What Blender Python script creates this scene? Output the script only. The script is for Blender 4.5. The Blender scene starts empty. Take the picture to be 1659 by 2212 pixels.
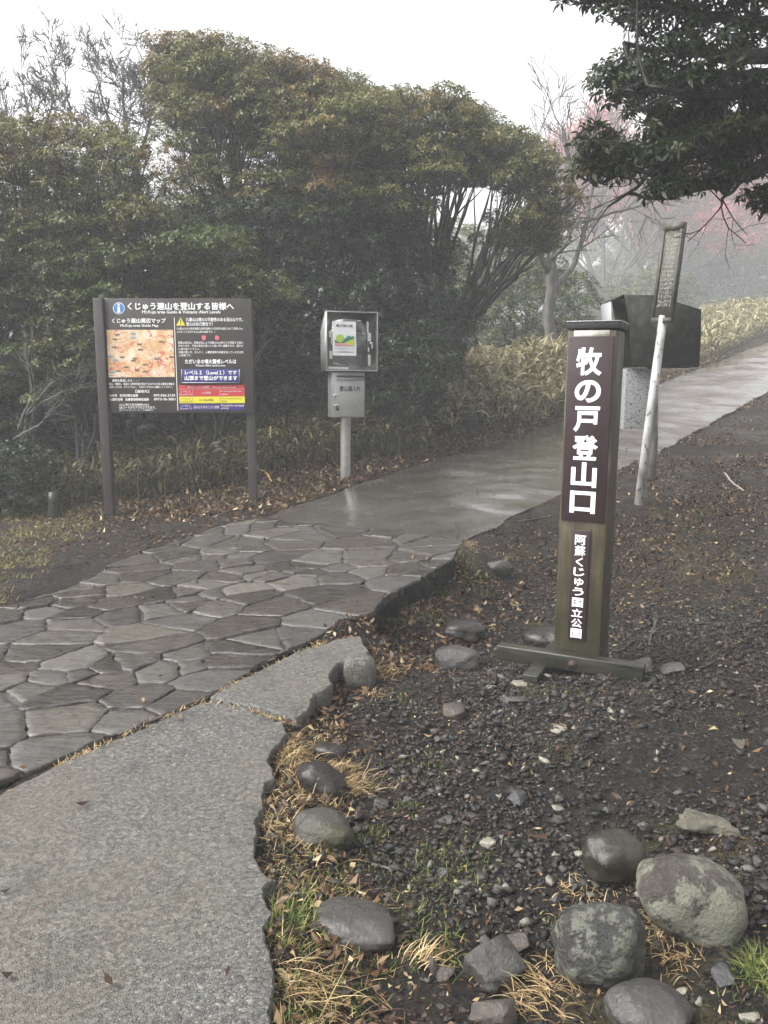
import bpy, bmesh, math, random
import numpy as np
from mathutils import Vector, Matrix, noise as mnoise
from mathutils.geometry import delaunay_2d_cdt

R = math.radians
random.seed(7)
rng = np.random.default_rng(7)
S = bpy.context.scene
COL = S.collection

# ------------------------------------------------------------------ camera, sky, sun, exposure
PW, PH, FPX = 1659.0, 2212.0, 1791.0          # measuring frame of the photograph and its focal length
PITCH = R(8.9)
CAMZ = 1.6
cam = bpy.data.cameras.new('camera')
cam.sensor_fit = 'VERTICAL'
cam.sensor_height = 24.0
cam.lens = 24.0 * FPX / PH
cam.clip_start = 0.05
cam.clip_end = 1000
camo = bpy.data.objects.new('camera', cam)
COL.objects.link(camo)
camo.location = (0, 0, CAMZ)
camo.rotation_euler = (math.pi / 2 - PITCH, 0, 0)
S.camera = camo

SUN_EL, SUN_AZ = R(48), R(-105)                  # azimuth from +Y towards +X
world = bpy.data.worlds.new('World')
S.world = world
world.use_nodes = True
wt = world.node_tree
wt.nodes.clear()
sky = wt.nodes.new('ShaderNodeTexSky')
sky.sky_type = 'NISHITA'
sky.sun_disc = False
sky.sun_elevation = SUN_EL
sky.sun_rotation = SUN_AZ
sky.dust_density = 6.0
sky.air_density = 1.5
hsv = wt.nodes.new('ShaderNodeHueSaturation')
hsv.inputs['Saturation'].default_value = 0.06
bg = wt.nodes.new('ShaderNodeBackground')
bg.inputs['Strength'].default_value = 0.13
wo = wt.nodes.new('ShaderNodeOutputWorld')
wt.links.new(sky.outputs[0], hsv.inputs['Color'])
wt.links.new(hsv.outputs[0], bg.inputs['Color'])
wt.links.new(bg.outputs[0], wo.inputs['Surface'])

sl = bpy.data.lights.new('sun', 'SUN')
sl.energy = 1.4
sl.angle = R(60)
sl.color = (1.0, 0.96, 0.9)
slo = bpy.data.objects.new('sun', sl)
COL.objects.link(slo)
sd = Vector((math.sin(SUN_AZ) * math.cos(SUN_EL), math.cos(SUN_AZ) * math.cos(SUN_EL), math.sin(SUN_EL)))
slo.rotation_euler = sd.to_track_quat('Z', 'Y').to_euler()

S.view_settings.view_transform = 'Standard'
S.view_settings.look = 'None'
S.view_settings.gamma = 1
S.view_settings.exposure = 1.6
HAZE_DENSITY = 0.0052
S.cycles.max_bounces = 6
S.cycles.diffuse_bounces = 2
S.cycles.glossy_bounces = 2
S.cycles.transmission_bounces = 4
S.cycles.transparent_max_bounces = 6
S.cycles.volume_bounces = 1
S.cycles.sample_clamp_indirect = 4.0

# ------------------------------------------------------------------ measuring helpers
CP, SP = math.cos(PITCH), math.sin(PITCH)
CAM = np.array([0, 0, CAMZ])


def ray(px, py):
    a, b = (px - PW / 2) / FPX, (PH / 2 - py) / FPX
    return np.array([a, CP + b * SP, -SP + b * CP])


def at(px, py, Y):
    d = ray(px, py)
    return CAM + d * (Y / d[1])


def on_z(px, py, z):
    d = ray(px, py)
    return CAM + d * ((z - CAMZ) / d[2])


def hit(px, py, fn, dz=0.0):
    d = ray(px, py)
    d = d / d[1]
    lo = 1.0
    y = lo
    while y < 60:
        p = CAM + d * y
        if p[2] < float(fn(p[0], p[1])) + dz:
            a, b = y - 0.05, y
            for _ in range(14):
                m = (a + b) / 2
                p = CAM + d * m
                if p[2] < float(fn(p[0], p[1])) + dz:
                    b = m
                else:
                    a = m
            return CAM + d * b
        y += 0.05
    return CAM + d * 60


def mpp(p):                                      # metres per measuring pixel at point p
    p = np.asarray(p) - CAM
    return (p[1] * CP - p[2] * SP) / FPX


# ------------------------------------------------------------------ noise
def _hash(ix, iy, iz, s):
    h = (ix.astype(np.int64) * 374761393 + iy.astype(np.int64) * 668265263 + iz.astype(np.int64) * 2147483647 + s * 974711) & 0xFFFFFFFF
    h = ((h ^ (h >> 13)) * 1274126177) & 0xFFFFFFFF
    h = ((h ^ (h >> 16)) * 2246822519) & 0xFFFFFFFF
    return ((h ^ (h >> 15)) & 0xFFFFFF) / float(0xFFFFFF)


def vn2(x, y, s=0):
    x, y = np.asarray(x, float), np.asarray(y, float)
    ix, iy = np.floor(x), np.floor(y)
    fx, fy = x - ix, y - iy
    fx, fy = fx * fx * (3 - 2 * fx), fy * fy * (3 - 2 * fy)
    z = np.zeros_like(ix)
    a, b = _hash(ix, iy, z, s), _hash(ix + 1, iy, z, s)
    c, d = _hash(ix, iy + 1, z, s), _hash(ix + 1, iy + 1, z, s)
    return (a + (b - a) * fx) * (1 - fy) + (c + (d - c) * fx) * fy


def fbm2(x, y, s=0, o=4):
    r, a, t = 0, 1.0, 0
    for k in range(o):
        r = r + a * vn2(np.asarray(x) * 2 ** k + 17.3 * k, np.asarray(y) * 2 ** k + 5.7 * k, s + k)
        t += a
        a *= 0.5
    return r / t - 0.5


def vn3(p, s=0):
    i = np.floor(p)
    f = p - i
    f = f * f * (3 - 2 * f)
    r = 0
    for dx in (0, 1):
        for dy in (0, 1):
            for dz in (0, 1):
                w = (f[:, 0] if dx else 1 - f[:, 0]) * (f[:, 1] if dy else 1 - f[:, 1]) * (f[:, 2] if dz else 1 - f[:, 2])
                r = r + w * _hash(i[:, 0] + dx, i[:, 1] + dy, i[:, 2] + dz, s)
    return r - 0.5


# ------------------------------------------------------------------ objects
def tag(o, label=None, cat=None, group=None, kind=None):
    if label: o['label'] = label
    if cat: o['category'] = cat
    if group: o['group'] = group
    if kind: o['kind'] = kind
    return o


def thing(name, label, cat, loc=(0, 0, 0), rot=(0, 0, 0), group=None):
    o = bpy.data.objects.new(name, None)
    o.empty_display_size = 0.2
    COL.objects.link(o)
    o.location = loc
    o.rotation_euler = rot
    return tag(o, label, cat, group)


class MB:
    """collects arrays of vertices and faces into one mesh"""

    def __init__(self):
        self.v, self.f, self.n = [], [], 0
        self.att = []

    def add(self, v, f):
        v = np.asarray(v, dtype=np.float32).reshape(-1, 3)
        if isinstance(f, np.ndarray):
            self.f.append((f + self.n))
        else:
            by = {}
            for q in f:
                by.setdefault(len(q), []).append(q)
            for k, a in by.items():
                self.f.append(np.asarray(a, dtype=np.int64) + self.n)
        self.v.append(v)
        self.n += len(v)
        return self

    def box(self, c, s, M=None, bev=0.0):
        bm = bmesh.new()
        bmesh.ops.create_cube(bm, size=1)
        for w in bm.verts:
            w.co = Vector((w.co.x * s[0], w.co.y * s[1], w.co.z * s[2]))
        if bev > 0:
            bmesh.ops.bevel(bm, geom=list(bm.edges), offset=bev, segments=2, affect='EDGES', profile=0.6)
        for w in bm.verts:
            w.co += Vector(c)
        if M is not None:
            bm.transform(M)
        self.bm(bm)
        return self

    def bm(self, bm):
        bm.verts.index_update()
        self.add([w.co[:] for w in bm.verts], [[w.index for w in f.verts] for f in bm.faces])
        bm.free()
        return self

    def prism(self, poly, axis_fn, t0, t1):
        """poly: 2-D outline; axis_fn(u, v, t) -> 3-D"""
        n = len(poly)
        v = [axis_fn(u, w, t0) for u, w in poly] + [axis_fn(u, w, t1) for u, w in poly]
        f = [list(range(n))[::-1], list(range(n, 2 * n))]
        f += [[i, (i + 1) % n, n + (i + 1) % n, n + i] for i in range(n)]
        self.add(v, f)
        return self

    def tube(self, pts, rad, sides=6, cap=True):
        pts = np.asarray(pts, float)
        n = len(pts)
        rad = np.broadcast_to(np.asarray(rad, float), (n,))
        t = np.gradient(pts, axis=0)
        t /= np.linalg.norm(t, axis=1)[:, None] + 1e-9
        ref = np.array([0, 0, 1.0]) if abs(t[:, 2]).mean() < 0.85 else np.array([1.0, 0, 0])
        a = np.cross(t, ref)
        a /= np.linalg.norm(a, axis=1)[:, None] + 1e-9
        b = np.cross(t, a)
        th = np.arange(sides) * 2 * math.pi / sides
        ring = pts[:, None] + rad[:, None, None] * (a[:, None] * np.cos(th)[None, :, None] + b[:, None] * np.sin(th)[None, :, None])
        v = ring.reshape(-1, 3)
        i = np.arange(n - 1)[:, None] * sides
        k = np.arange(sides)[None]
        k2 = (k + 1) % sides
        q = np.stack([i + k, i + k2, i + sides + k2, i + sides + k], -1).reshape(-1, 4)
        self.add(v, q)
        if cap:
            self.f.append(np.arange(sides)[None, ::-1] + self.n - len(v))
            self.f.append(np.arange(sides)[None] + self.n - sides)
        return self

    def segs(self, p0, p1, r0, r1):
        """many straight three-sided twigs at once"""
        p0, p1 = np.asarray(p0, float), np.asarray(p1, float)
        m = len(p0)
        if m == 0: return self
        t = p1 - p0
        t /= np.linalg.norm(t, axis=1)[:, None] + 1e-9
        ref = np.where(np.abs(t[:, 2:3]) < 0.9, np.array([[0, 0, 1.0]]), np.array([[1.0, 0, 0]]))
        a = np.cross(t, ref)
        a /= np.linalg.norm(a, axis=1)[:, None] + 1e-9
        b = np.cross(t, a)
        r0 = np.broadcast_to(np.asarray(r0, float), (m,))[:, None]
        r1 = np.broadcast_to(np.asarray(r1, float), (m,))[:, None]
        vs = []
        for p, r in ((p0, r0), (p1, r1)):
            for k in range(3):
                c, s = math.cos(k * 2.0944), math.sin(k * 2.0944)
                vs.append(p + r * (a * c + b * s))
        v = np.stack(vs, 1).reshape(-1, 3)
        o = np.arange(m)[:, None] * 6
        q = np.concatenate([o + np.array([[k, (k + 1) % 3, 3 + (k + 1) % 3, 3 + k]]) for k in range(3)])
        self.add(v, q)
        return self

    def build(self, name, mat, parent=None, smooth=False, attr=None):
        me = bpy.data.meshes.new(name)
        V = np.concatenate(self.v) if self.v else np.zeros((0, 3), np.float32)
        me.vertices.add(len(V))
        me.vertices.foreach_set('co', V.ravel().astype(np.float32))
        tot = np.concatenate([np.full(len(a), a.shape[1]) for a in self.f]).astype(np.int32)
        idx = np.concatenate([a.ravel() for a in self.f]).astype(np.int32)
        me.loops.add(len(idx))
        me.loops.foreach_set('vertex_index', idx)
        me.polygons.add(len(tot))
        st = np.zeros(len(tot), np.int32)
        st[1:] = np.cumsum(tot)[:-1]
        me.polygons.foreach_set('loop_start', st)
        me.polygons.foreach_set('loop_total', tot)
        if smooth:
            me.polygons.foreach_set('use_smooth', np.ones(len(tot), bool))
        me.update(calc_edges=True)
        if attr is not None:
            for k, a in attr.items():
                t = me.attributes.new(k, 'FLOAT', 'POINT')
                t.data.foreach_set('value', np.asarray(a, np.float32))
        me.materials.append(mat)
        o = bpy.data.objects.new(name, me)
        COL.objects.link(o)
        if parent is not None: o.parent = parent
        return o


# ------------------------------------------------------------------ materials
class NT:
    def __init__(self, name):
        self.m = bpy.data.materials.new(name)
        self.m.use_nodes = True
        self.t = self.m.node_tree
        self.t.nodes.clear()
        self.out = self.t.nodes.new('ShaderNodeOutputMaterial')

    def n(self, typ, props=None, **inp):
        nd = self.t.nodes.new('ShaderNode' + typ)
        for k, v in (props or {}).items():
            setattr(nd, k, v)
        for k, v in inp.items():
            self.set(nd, k, v)
        return nd

    def set(self, nd, k, v):
        key = k.replace('_', ' ')
        s = nd.inputs[int(key[1:])] if key[0] == 'i' and key[1:].isdigit() else nd.inputs[key]
        if isinstance(v, bpy.types.NodeSocket):
            self.t.links.new(v, s)
        elif isinstance(v, (tuple, list)) and len(v) == 3 and s.type == 'RGBA':
            s.default_value = (*v, 1)
        else:
            s.default_value = v

    def coord(self, kind='Object', scale=(1, 1, 1), rot=(0, 0, 0)):
        c = self.n('TexCoord')
        mp = self.n('Mapping', Vector=c.outputs[kind], Scale=scale, Rotation=rot)
        return mp.outputs[0]

    def noise(self, co, scale, detail=4, rough=0.55, dist=0.0):
        return self.n('TexNoise', Vector=co, Scale=scale, Detail=detail, Roughness=rough, Distortion=dist).outputs[0]

    def ramp(self, fac, stops, interp='LINEAR'):
        r = self.n('ValToRGB', Fac=fac)
        r.color_ramp.interpolation = interp
        e = r.color_ramp.elements
        while len(e) < len(stops): e.new(0.5)
        for k, (p, c) in enumerate(stops):
            e[k].position = p
            e[k].color = (*c, 1) if len(c) == 3 else c
        return r.outputs[0]

    def rng(self, fac, a, b, c, d):
        return self.n('MapRange', Value=fac, From_Min=a, From_Max=b, To_Min=c, To_Max=d).outputs[0]

    def mix(self, fac, a, b, mode='MIX'):
        nd = self.n('Mix', dict(data_type='RGBA', blend_type=mode))
        self.set(nd, 'i0', fac)
        self.set(nd, 'i6', a)
        self.set(nd, 'i7', b)
        return nd.outputs[2]

    def math(self, op, a, b=0.0):
        nd = self.n('Math', dict(operation=op))
        self.set(nd, 'i0', a)
        self.set(nd, 'i1', b)
        return nd.outputs[0]

    def bump(self, h, strength, dist, normal=None):
        nd = self.n('Bump', Height=h, Strength=strength, Distance=dist)
        if normal is not None: self.set(nd, 'Normal', normal)
        return nd.outputs[0]

    def surf(self, col, rough=0.6, metal=0.0, normal=None, spec=0.5, coat=0.0):
        b = self.n('BsdfPrincipled')
        self.set(b, 'Base Color', col)
        self.set(b, 'Roughness', rough)
        self.set(b, 'Metallic', metal)
        self.set(b, 'Specular IOR Level', spec)
        if coat: self.set(b, 'Coat Weight', coat); self.set(b, 'Coat Roughness', 0.12)
        if normal is not None: self.set(b, 'Normal', normal)
        self.b = b
        self.t.links.new(b.outputs[0], self.out.inputs['Surface'])
        return self.m


def m_noise(name, stops, scale=6, rough=(0.4, 0.7), bump=0.3, bdist=0.004, bscale=60, stretch=(1, 1, 1), metal=0.0, spec=0.5, detail=6):
    t = NT(name)
    co = t.coord('Object', stretch)
    n1 = t.noise(co, scale, detail)
    c = t.ramp(n1, stops)
    r = t.rng(t.noise(co, scale * 1.7, 3), 0.3, 0.7, rough[0], rough[1])
    nb = t.bump(t.noise(co, bscale, 4), bump, bdist) if bump else None
    return t.surf(c, r, metal, nb, spec)


def m_leaf(name, stops, red=None, red_amt=0.0, rough=0.42, transl=0.25, scale=0.9):
    """leaves: every leaf its own tone, with patches of young reddish growth"""
    t = NT(name)
    g = t.n('NewGeometry')
    c = t.ramp(g.outputs['Random Per Island'], stops)
    if red:
        co = t.coord('Object')
        n = t.noise(co, scale, 2)
        f = t.math('MULTIPLY', t.rng(n, 0.53, 0.63, 0, 1), red_amt)
        c = t.mix(f, c, red)
    t.surf(c, rough, spec=0.3)
    tr = t.n('BsdfTranslucent')
    t.set(tr, 'Color', c)
    mx = t.n('MixShader')
    t.set(mx, 'i0', transl)
    t.t.links.new(t.b.outputs[0], mx.inputs[1])
    t.t.links.new(tr.outputs[0], mx.inputs[2])
    t.t.links.new(mx.outputs[0], t.out.inputs['Surface'])
    return t.m


def m_flat(name, col, rough=0.5, metal=0.0, spec=0.5):
    t = NT(name)
    co = t.coord('Object')
    n = t.noise(co, 9, 4)
    c = t.mix(t.rng(n, 0.35, 0.7, 0.0, 0.22), col, tuple(x * 0.72 for x in col))
    return t.surf(c, t.rng(n, 0.3, 0.7, rough * 0.85, min(1, rough * 1.15)), metal, None, spec)


M = {}
# ------------------------------------------------------------------ terrain
def tps(pts):
    P = np.asarray(pts, float)
    n = len(P)
    d = np.linalg.norm(P[:, None, :2] - P[None, :, :2], axis=2)
    K = np.where(d > 0, d * d * np.log(d + 1e-12), 0) + np.eye(n) * 0.002
    A = np.zeros((n + 3, n + 3))
    A[:n, :n] = K
    A[:n, n] = 1
    A[:n, n + 1:] = P[:, :2]
    A[n, :n] = 1
    A[n + 1:, :n] = P[:, :2].T
    w = np.linalg.solve(A, np.concatenate([P[:, 2], np.zeros(3)]))

    def f(x, y):
        x, y = np.asarray(x, float), np.asarray(y, float)
        sh = np.broadcast(x, y).shape
        xf, yf = np.broadcast_to(x, sh).ravel(), np.broadcast_to(y, sh).ravel()
        out = w[n] + w[n + 1] * xf + w[n + 2] * yf
        for i in range(n):
            r2 = (xf - P[i, 0]) ** 2 + (yf - P[i, 1]) ** 2
            out = out + w[i] * 0.5 * r2 * np.log(r2 + 1e-12)
        return out.reshape(sh)
    return f


PATH_L = [(560, 1118, 8.3), (650, 1086, 8.75), (750, 1050, 9.25), (850, 1017, 10), (960, 984, 11.05), (1080, 946, 12.5), (1220, 904, 14.6), (1420, 828, 18.3), (1659, 738, 24.5), (1800, 700, 29)]
PATH_R = [(1000, 1166, 6.95), (1060, 1135, 7.25), (1110, 1108, 7.55), (1200, 1072, 8.3), (1340, 1010, 10.1), (1440, 965, 12.0), (1540, 910, 14.2), (1659, 842, 17.2), (1800, 770, 21.5), (1900, 730, 26)]
pl = np.array([at(*p) for p in PATH_L])
pr = np.array([at(*p) for p in PATH_R])
path_ctrl = [on_z(0, 1690, .12), on_z(460, 1500, .14), on_z(800, 1330, .2), on_z(980, 1200, .27),
             on_z(0, 1310, .12), on_z(230, 1220, .13), on_z(420, 1150, .17), on_z(0, 2212, .1), on_z(590, 2212, .1),
             on_z(600, 1580, .12), on_z(570, 1750, .11), on_z(300, 1800, .11), on_z(300, 1400, .13), on_z(640, 1250, .19),
             (-5, 1, .08), (-5, 4, .1), (0, 0, .08), (-5, 7, .1)] + list(pl) + list(pr)
Zp = tps(path_ctrl)
ground_ctrl = [p - np.array([0, 0, .02]) for p in [np.asarray(q) for q in path_ctrl]]
ground_ctrl += [on_z(700, 2212, 0), on_z(1659, 2212, .0), on_z(1000, 1700, 0), on_z(1659, 1700, .03), on_z(840, 1400, .0), on_z(800, 1370, .03), on_z(860, 1320, .07), on_z(930, 1270, .11), on_z(990, 1235, .15),
                on_z(1200, 1450, .02), on_z(1659, 1300, .12), at(1378, 1100, 8.2), at(1659, 1000, 10.5), at(1405, 1040, 9.2), on_z(1080, 1200, .16), on_z(1200, 1150, .24),
                on_z(660, 1660, .03), on_z(605, 1800, .065), on_z(615, 2000, .065), on_z(625, 2200, .065), on_z(760, 1900, .0), on_z(760, 2150, .0), on_z(800, 1700, .0), on_z(650, 1420, .10), on_z(520, 1480, .10),
                at(1659, 870, 16.2), on_z(0, 1280, .12), on_z(300, 1190, .15), at(233, 1113, 9.0), at(543, 1090, 9.05), at(746, 1022, 9.7),
                at(500, 1000, 10.8), at(880, 930, 11.5), at(1200, 800, 16.5), at(1100, 860, 13.2), at(60, 1118, 9.1), on_z(0, 1150, .1), at(-200, 1050, 12),
                (-20, 20, .6), (0, 25, 2.4), (-10, 40, 2), (20, 40, 5), (13, 30, 4.0), (30, 20, 2.8), (20, 6, .9), (10, 3, .25), (-10, 3, 0), (-20, 5, -.2),
                (0, -5, 0), (-80, 60, 2), (80, 60, 8), (0, 120, 9), (80, -40, 2), (-80, -40, -2), (0, -40, 0)]
_Zg = tps(ground_ctrl)


def flag_pts():
    D = [(-1100, 2160), (-500, 1905), (0, 1692), (240, 1592), (350, 1548), (460, 1498), (560, 1435), (660, 1388), (740, 1345), (800, 1325), (835, 1283), (900, 1255), (980, 1207),
         (985, 1190), (1000, 1165), (900, 1150), (800, 1142), (700, 1133), (600, 1121), (560, 1118), (500, 1130), (420, 1155), (330, 1185), (230, 1225), (215, 1240), (110, 1288), (0, 1312), (-500, 1470), (-1100, 1660)]
    return np.array([hit(x, y, Zp) for x, y in D])


def slab_pts(D):
    return np.array([hit(x, y, Zp) for x, y in D])


FLAG = flag_pts()
SLAB1 = slab_pts([(-1100, 2185), (-500, 1925), (0, 1712), (150, 1645), (330, 1565), (440, 1516), (520, 1529), (612, 1560), (628, 1585), (600, 1610), (587, 1640), (590, 1680), (570, 1690), (562, 1720), (572, 1745),
                  (560, 1780), (556, 1850), (570, 1880), (600, 1898), (578, 1920), (590, 1975), (568, 2003), (592, 2080), (604, 2150), (598, 2260), (590, 2600), (-1100, 2600)])
SLAB2 = slab_pts([(458, 1509), (545, 1460), (640, 1413), (720, 1389), (775, 1378), (797, 1408), (775, 1428), (735, 1436), (718, 1462), (722, 1482), (700, 1496), (680, 1503), (665, 1540), (640, 1558), (612, 1549), (530, 1520)])
ROAD = np.concatenate([pl, pr[::-1]])


def inside(poly, x, y):
    x, y = np.asarray(x), np.asarray(y)
    r = np.zeros(np.broadcast(x, y).shape, bool)
    n = len(poly)
    for i in range(n):
        x0, y0 = poly[i][0], poly[i][1]
        x1, y1 = poly[(i + 1) % n][0], poly[(i + 1) % n][1]
        if y0 == y1: continue
        c = ((y0 > y) != (y1 > y)) & (x < (x1 - x0) * (y - y0) / (y1 - y0) + x0)
        r ^= c
    return r


def edge_dist(poly, x, y, closed=True):
    x, y = np.asarray(x, float), np.asarray(y, float)
    best = np.full(np.broadcast(x, y).shape, 1e9)
    n = len(poly)
    for i in range(n if closed else n - 1):
        a, b = np.asarray(poly[i])[:2], np.asarray(poly[(i + 1) % n])[:2]
        ab = b - a
        L = ab @ ab + 1e-12
        t = np.clip(((x - a[0]) * ab[0] + (y - a[1]) * ab[1]) / L, 0, 1)
        best = np.minimum(best, np.hypot(x - a[0] - t * ab[0], y - a[1] - t * ab[1]))
    return best


def Zg(x, y):
    z = _Zg(x, y)
    x, y = np.asarray(x, float), np.asarray(y, float)
    zp = Zp(x, y)
    near = np.clip(1.3 - np.hypot(x, y - 3) * 0.03, 0.3, 1.0)
    rg_ = np.abs(fbm2(x * 5, y * 5, 13, 3))
    z = z + near * (0.05 * fbm2(x * 1.6, y * 1.6, 3) + 0.022 * fbm2(x * 9, y * 9, 11, 3) + 0.03 * fbm2(x * 26, y * 26, 15, 2) * np.clip(fbm2(x * 2.4, y * 2.4, 19) * 6 + .6, .25, 1) - .05 * np.clip(rg_ - .05, 0, 1))
    ins = inside(FLAG, x, y) | inside(SLAB1, x, y) | inside(SLAB2, x, y) | inside(ROAD, x, y)
    rd = edge_dist(ROAD, x, y)
    w_ = np.clip(rd / 1.1, 0, 1) ** 1.3
    w_ = 1 - (1 - w_) * np.clip((y - 7.4) / .8, 0, 1)
    z = np.where(ins, z, (zp - .012 + .02 * fbm2(x * 7, y * 7, 29, 3)) * (1 - w_) + z * w_)
    deep = np.where(inside(ROAD, x, y), .35 * np.clip(rd / .25, 0, 1), 0)
    return np.where(ins, np.minimum(z, zp - 0.06 - deep), z)


def axis_grid(fine0, fine1, step, lo, hi, grow=1.05):
    a = list(np.arange(fine0, fine1, step))
    s = step
    x = fine1
    while x < hi:
        a.append(x)
        s *= grow
        x += s
    s = step
    x = fine0 - step
    b = []
    while x > lo:
        b.append(x)
        s *= grow
        x -= s
    return np.array(b[::-1] + a)


gx = axis_grid(-4.2, 4.4, 0.024, -70, 70)
gy = axis_grid(1.4, 9.6, 0.024, -25, 110)
GX, GY = np.meshgrid(gx, gy)
GZ = Zg(GX, GY)
ng = len(gx)
gi = (np.arange(len(gy) - 1)[:, None] * ng + np.arange(ng - 1)[None]).ravel()

# soil kinds by place: leaf litter under the trees, bare wet mud by the paving, thin moss and grass patches
leftside = GX < np.interp(GY, pl[:, 1], pl[:, 0], left=-50)
dist_road_l = edge_dist(pl, GX, GY, False)
far_verge = np.clip((edge_dist(FLAG, GX, GY) - 0.75) / 0.5, 0, 1) * (GY > 6.5)
lit_l = np.where(leftside & (GX < 6), np.clip((GY - 8.35 + 0.18 * (GX + 2)) / 0.6, 0, 1), 0)
lit_r = np.where(~leftside, np.clip((GY - 4.9) / 2.5, 0, 1) * 0.55, 0)
litter_a = np.clip(np.maximum(lit_l, lit_r) + 0.5 * fbm2(GX * 1.3, GY * 1.3, 5), 0, 1)
moss_a = np.clip((fbm2(GX * 2.6, GY * 2.6, 23) - 0.09) * 6, 0, .8) * np.clip(1.4 - litter_a, 0, 1)

def m_ground():
    t = NT('wet_soil')
    co = t.coord('Object')
    n1 = t.noise(co, 7, 8, 0.65)
    n2 = t.noise(co, 55, 6, 0.7)
    soil = t.ramp(t.math('ADD', t.math('MULTIPLY', n1, 0.5), t.math('MULTIPLY', n2, 0.5)),
                  [(0.3, (0.0035, 0.0028, 0.0022)), (0.5, (0.0085, 0.0065, 0.0048)), (0.62, (0.016, 0.012, 0.0088)), (0.8, (0.036, 0.027, 0.019))])
    vc = t.n('TexVoronoi', Vector=co, Scale=62.0, Randomness=1.0)
    chip = t.ramp(t.n('SeparateColor', Color=vc.outputs['Color']).outputs[1], [(0.0, (0.004, 0.0034, 0.0028)), (0.5, (0.011, 0.009, 0.0072)), (0.8, (0.027, 0.0222, 0.018)), (0.95, (0.06, 0.052, 0.044)), (1.0, (0.14, 0.125, 0.1))])
    soil = t.mix(t.rng(t.noise(co, 3.1, 5, 0.65), 0.42, 0.58, 0.15, 0.9), soil, chip)
    lit = t.ramp(n2, [(0.3, (0.005, 0.0033, 0.0023)), (0.5, (0.014, 0.009, 0.0056)), (0.7, (0.042, 0.026, 0.014))])
    mo = t.ramp(n2, [(0.3, (0.02, 0.018, 0.006)), (0.5, (0.05, 0.046, 0.014)), (0.7, (0.11, 0.085, 0.03))])
    a = t.n('Attribute', dict(attribute_name='litter')).outputs['Fac']
    b = t.n('Attribute', dict(attribute_name='moss')).outputs['Fac']
    c = t.mix(t.math('MULTIPLY', b, t.rng(n1, 0.4, 0.55, 0, 0.8)), soil, mo)
    c = t.mix(a, c, lit)
    r = t.rng(t.noise(co, 1.3, 4), 0.36, 0.55, 0.5, 0.95)
    nb = t.bump(n2, 1.0, 0.03)
    nb = t.bump(vc.outputs['Distance'], 0.7, 0.012, nb)
    nb = t.bump(t.noise(co, 190, 3), 0.6, 0.004, nb)
    return t.surf(c, r, 0, nb, 0.3)


gm = MB()
gm.add(np.stack([GX, GY, GZ], -1).reshape(-1, 3), np.stack([gi, gi + 1, gi + ng + 1, gi + ng], -1))
tag(gm.build('ground', m_ground(), smooth=True, attr={'litter': litter_a.ravel(), 'moss': moss_a.ravel()}), kind='structure')


# ------------------------------------------------------------------ paving
def resample(poly, step, closed=True):
    P = np.asarray(poly)[:, :2]
    out = []
    n = len(P)
    for i in range(n if closed else n - 1):
        a, b = P[i], P[(i + 1) % n]
        k = max(1, int(np.linalg.norm(b - a) / step))
        for j in range(k):
            out.append(a + (b - a) * j / k)
    if not closed: out.append(P[-1])
    return np.array(out)


def inset(P, d):
    """moves every vertex of a dense counter-clockwise outline inward"""
    t = np.roll(P, -1, 0) - np.roll(P, 1, 0)
    t /= np.linalg.norm(t, axis=1)[:, None] + 1e-9
    nrm = np.stack([-t[:, 1], t[:, 0]], 1)
    return P + nrm * np.asarray(d).reshape(-1, 1) if np.ndim(d) else P + nrm * d


def ccw(P):
    x, y = P[:, 0], P[:, 1]
    return P if np.sum(x * np.roll(y, -1) - np.roll(x, -1) * y) > 0 else P[::-1]


def filled(outer, grid, zf, margin):
    """triangulated top face: outline plus a grid of inner points"""
    lo, hi = outer.min(0), outer.max(0)
    X, Y = np.meshgrid(np.arange(lo[0], hi[0], grid), np.arange(lo[1], hi[1], grid))
    X = X + (rng.random(X.shape) - .5) * grid * .5
    Y = Y + (rng.random(Y.shape) - .5) * grid * .5
    k = inside(outer, X, Y) & (edge_dist(outer, X, Y) > margin)
    pts = [Vector(p) for p in outer] + [Vector((a, b)) for a, b in zip(X[k], Y[k])]
    n = len(outer)
    v, _, f, *_ = delaunay_2d_cdt(pts, [], [list(range(n))], 1, 1e-5)
    v = np.array([p[:] for p in v])
    z = zf(v[:, 0], v[:, 1])
    return np.column_stack([v, z]), [list(q) for q in f]


def slab_mesh(mb, outline, zf, thick, rough=0.008, step=0.02, grid=0.04, bev=0.008, relief=0.0, wall=None, wamp=0.012):
    P = ccw(resample(outline, step))
    j = .75 * fbm2(P[:, 0] * 4.5, P[:, 1] * 4.5, 31, 3) + .16 * fbm2(P[:, 0] * 42, P[:, 1] * 42, 32, 3)
    P = inset(P, j * rough * 4)
    Q = inset(P, bev)
    ztop = (lambda x, y: zf(x, y) + relief * fbm2(x * 22, y * 22, 9, 2))
    v, f = filled(Q, grid, ztop, grid * .5)
    mb.add(v, f)
    n = len(P)
    rings = [np.column_stack([Q, ztop(Q[:, 0], Q[:, 1])])]
    for d, off in ((bev * 0.9, 0.0), (thick * .4, -0.006), (thick, -0.012)):
        W = inset(P, off * 0 + fbm2(P[:, 0] * 16 + d * 30, P[:, 1] * 16, 77, 4) * wamp * (d > bev) - off)
        rings.append(np.column_stack([W, zf(W[:, 0], W[:, 1]) - d]))
    v = np.concatenate(rings)
    k = np.arange(n)
    q = np.concatenate([np.stack([(a + 1) * n + k, (a + 1) * n + (k + 1) % n, a * n + (k + 1) % n, a * n + k], -1) for a in range(len(rings) - 1)])
    (wall or mb).add(v, q)


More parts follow.
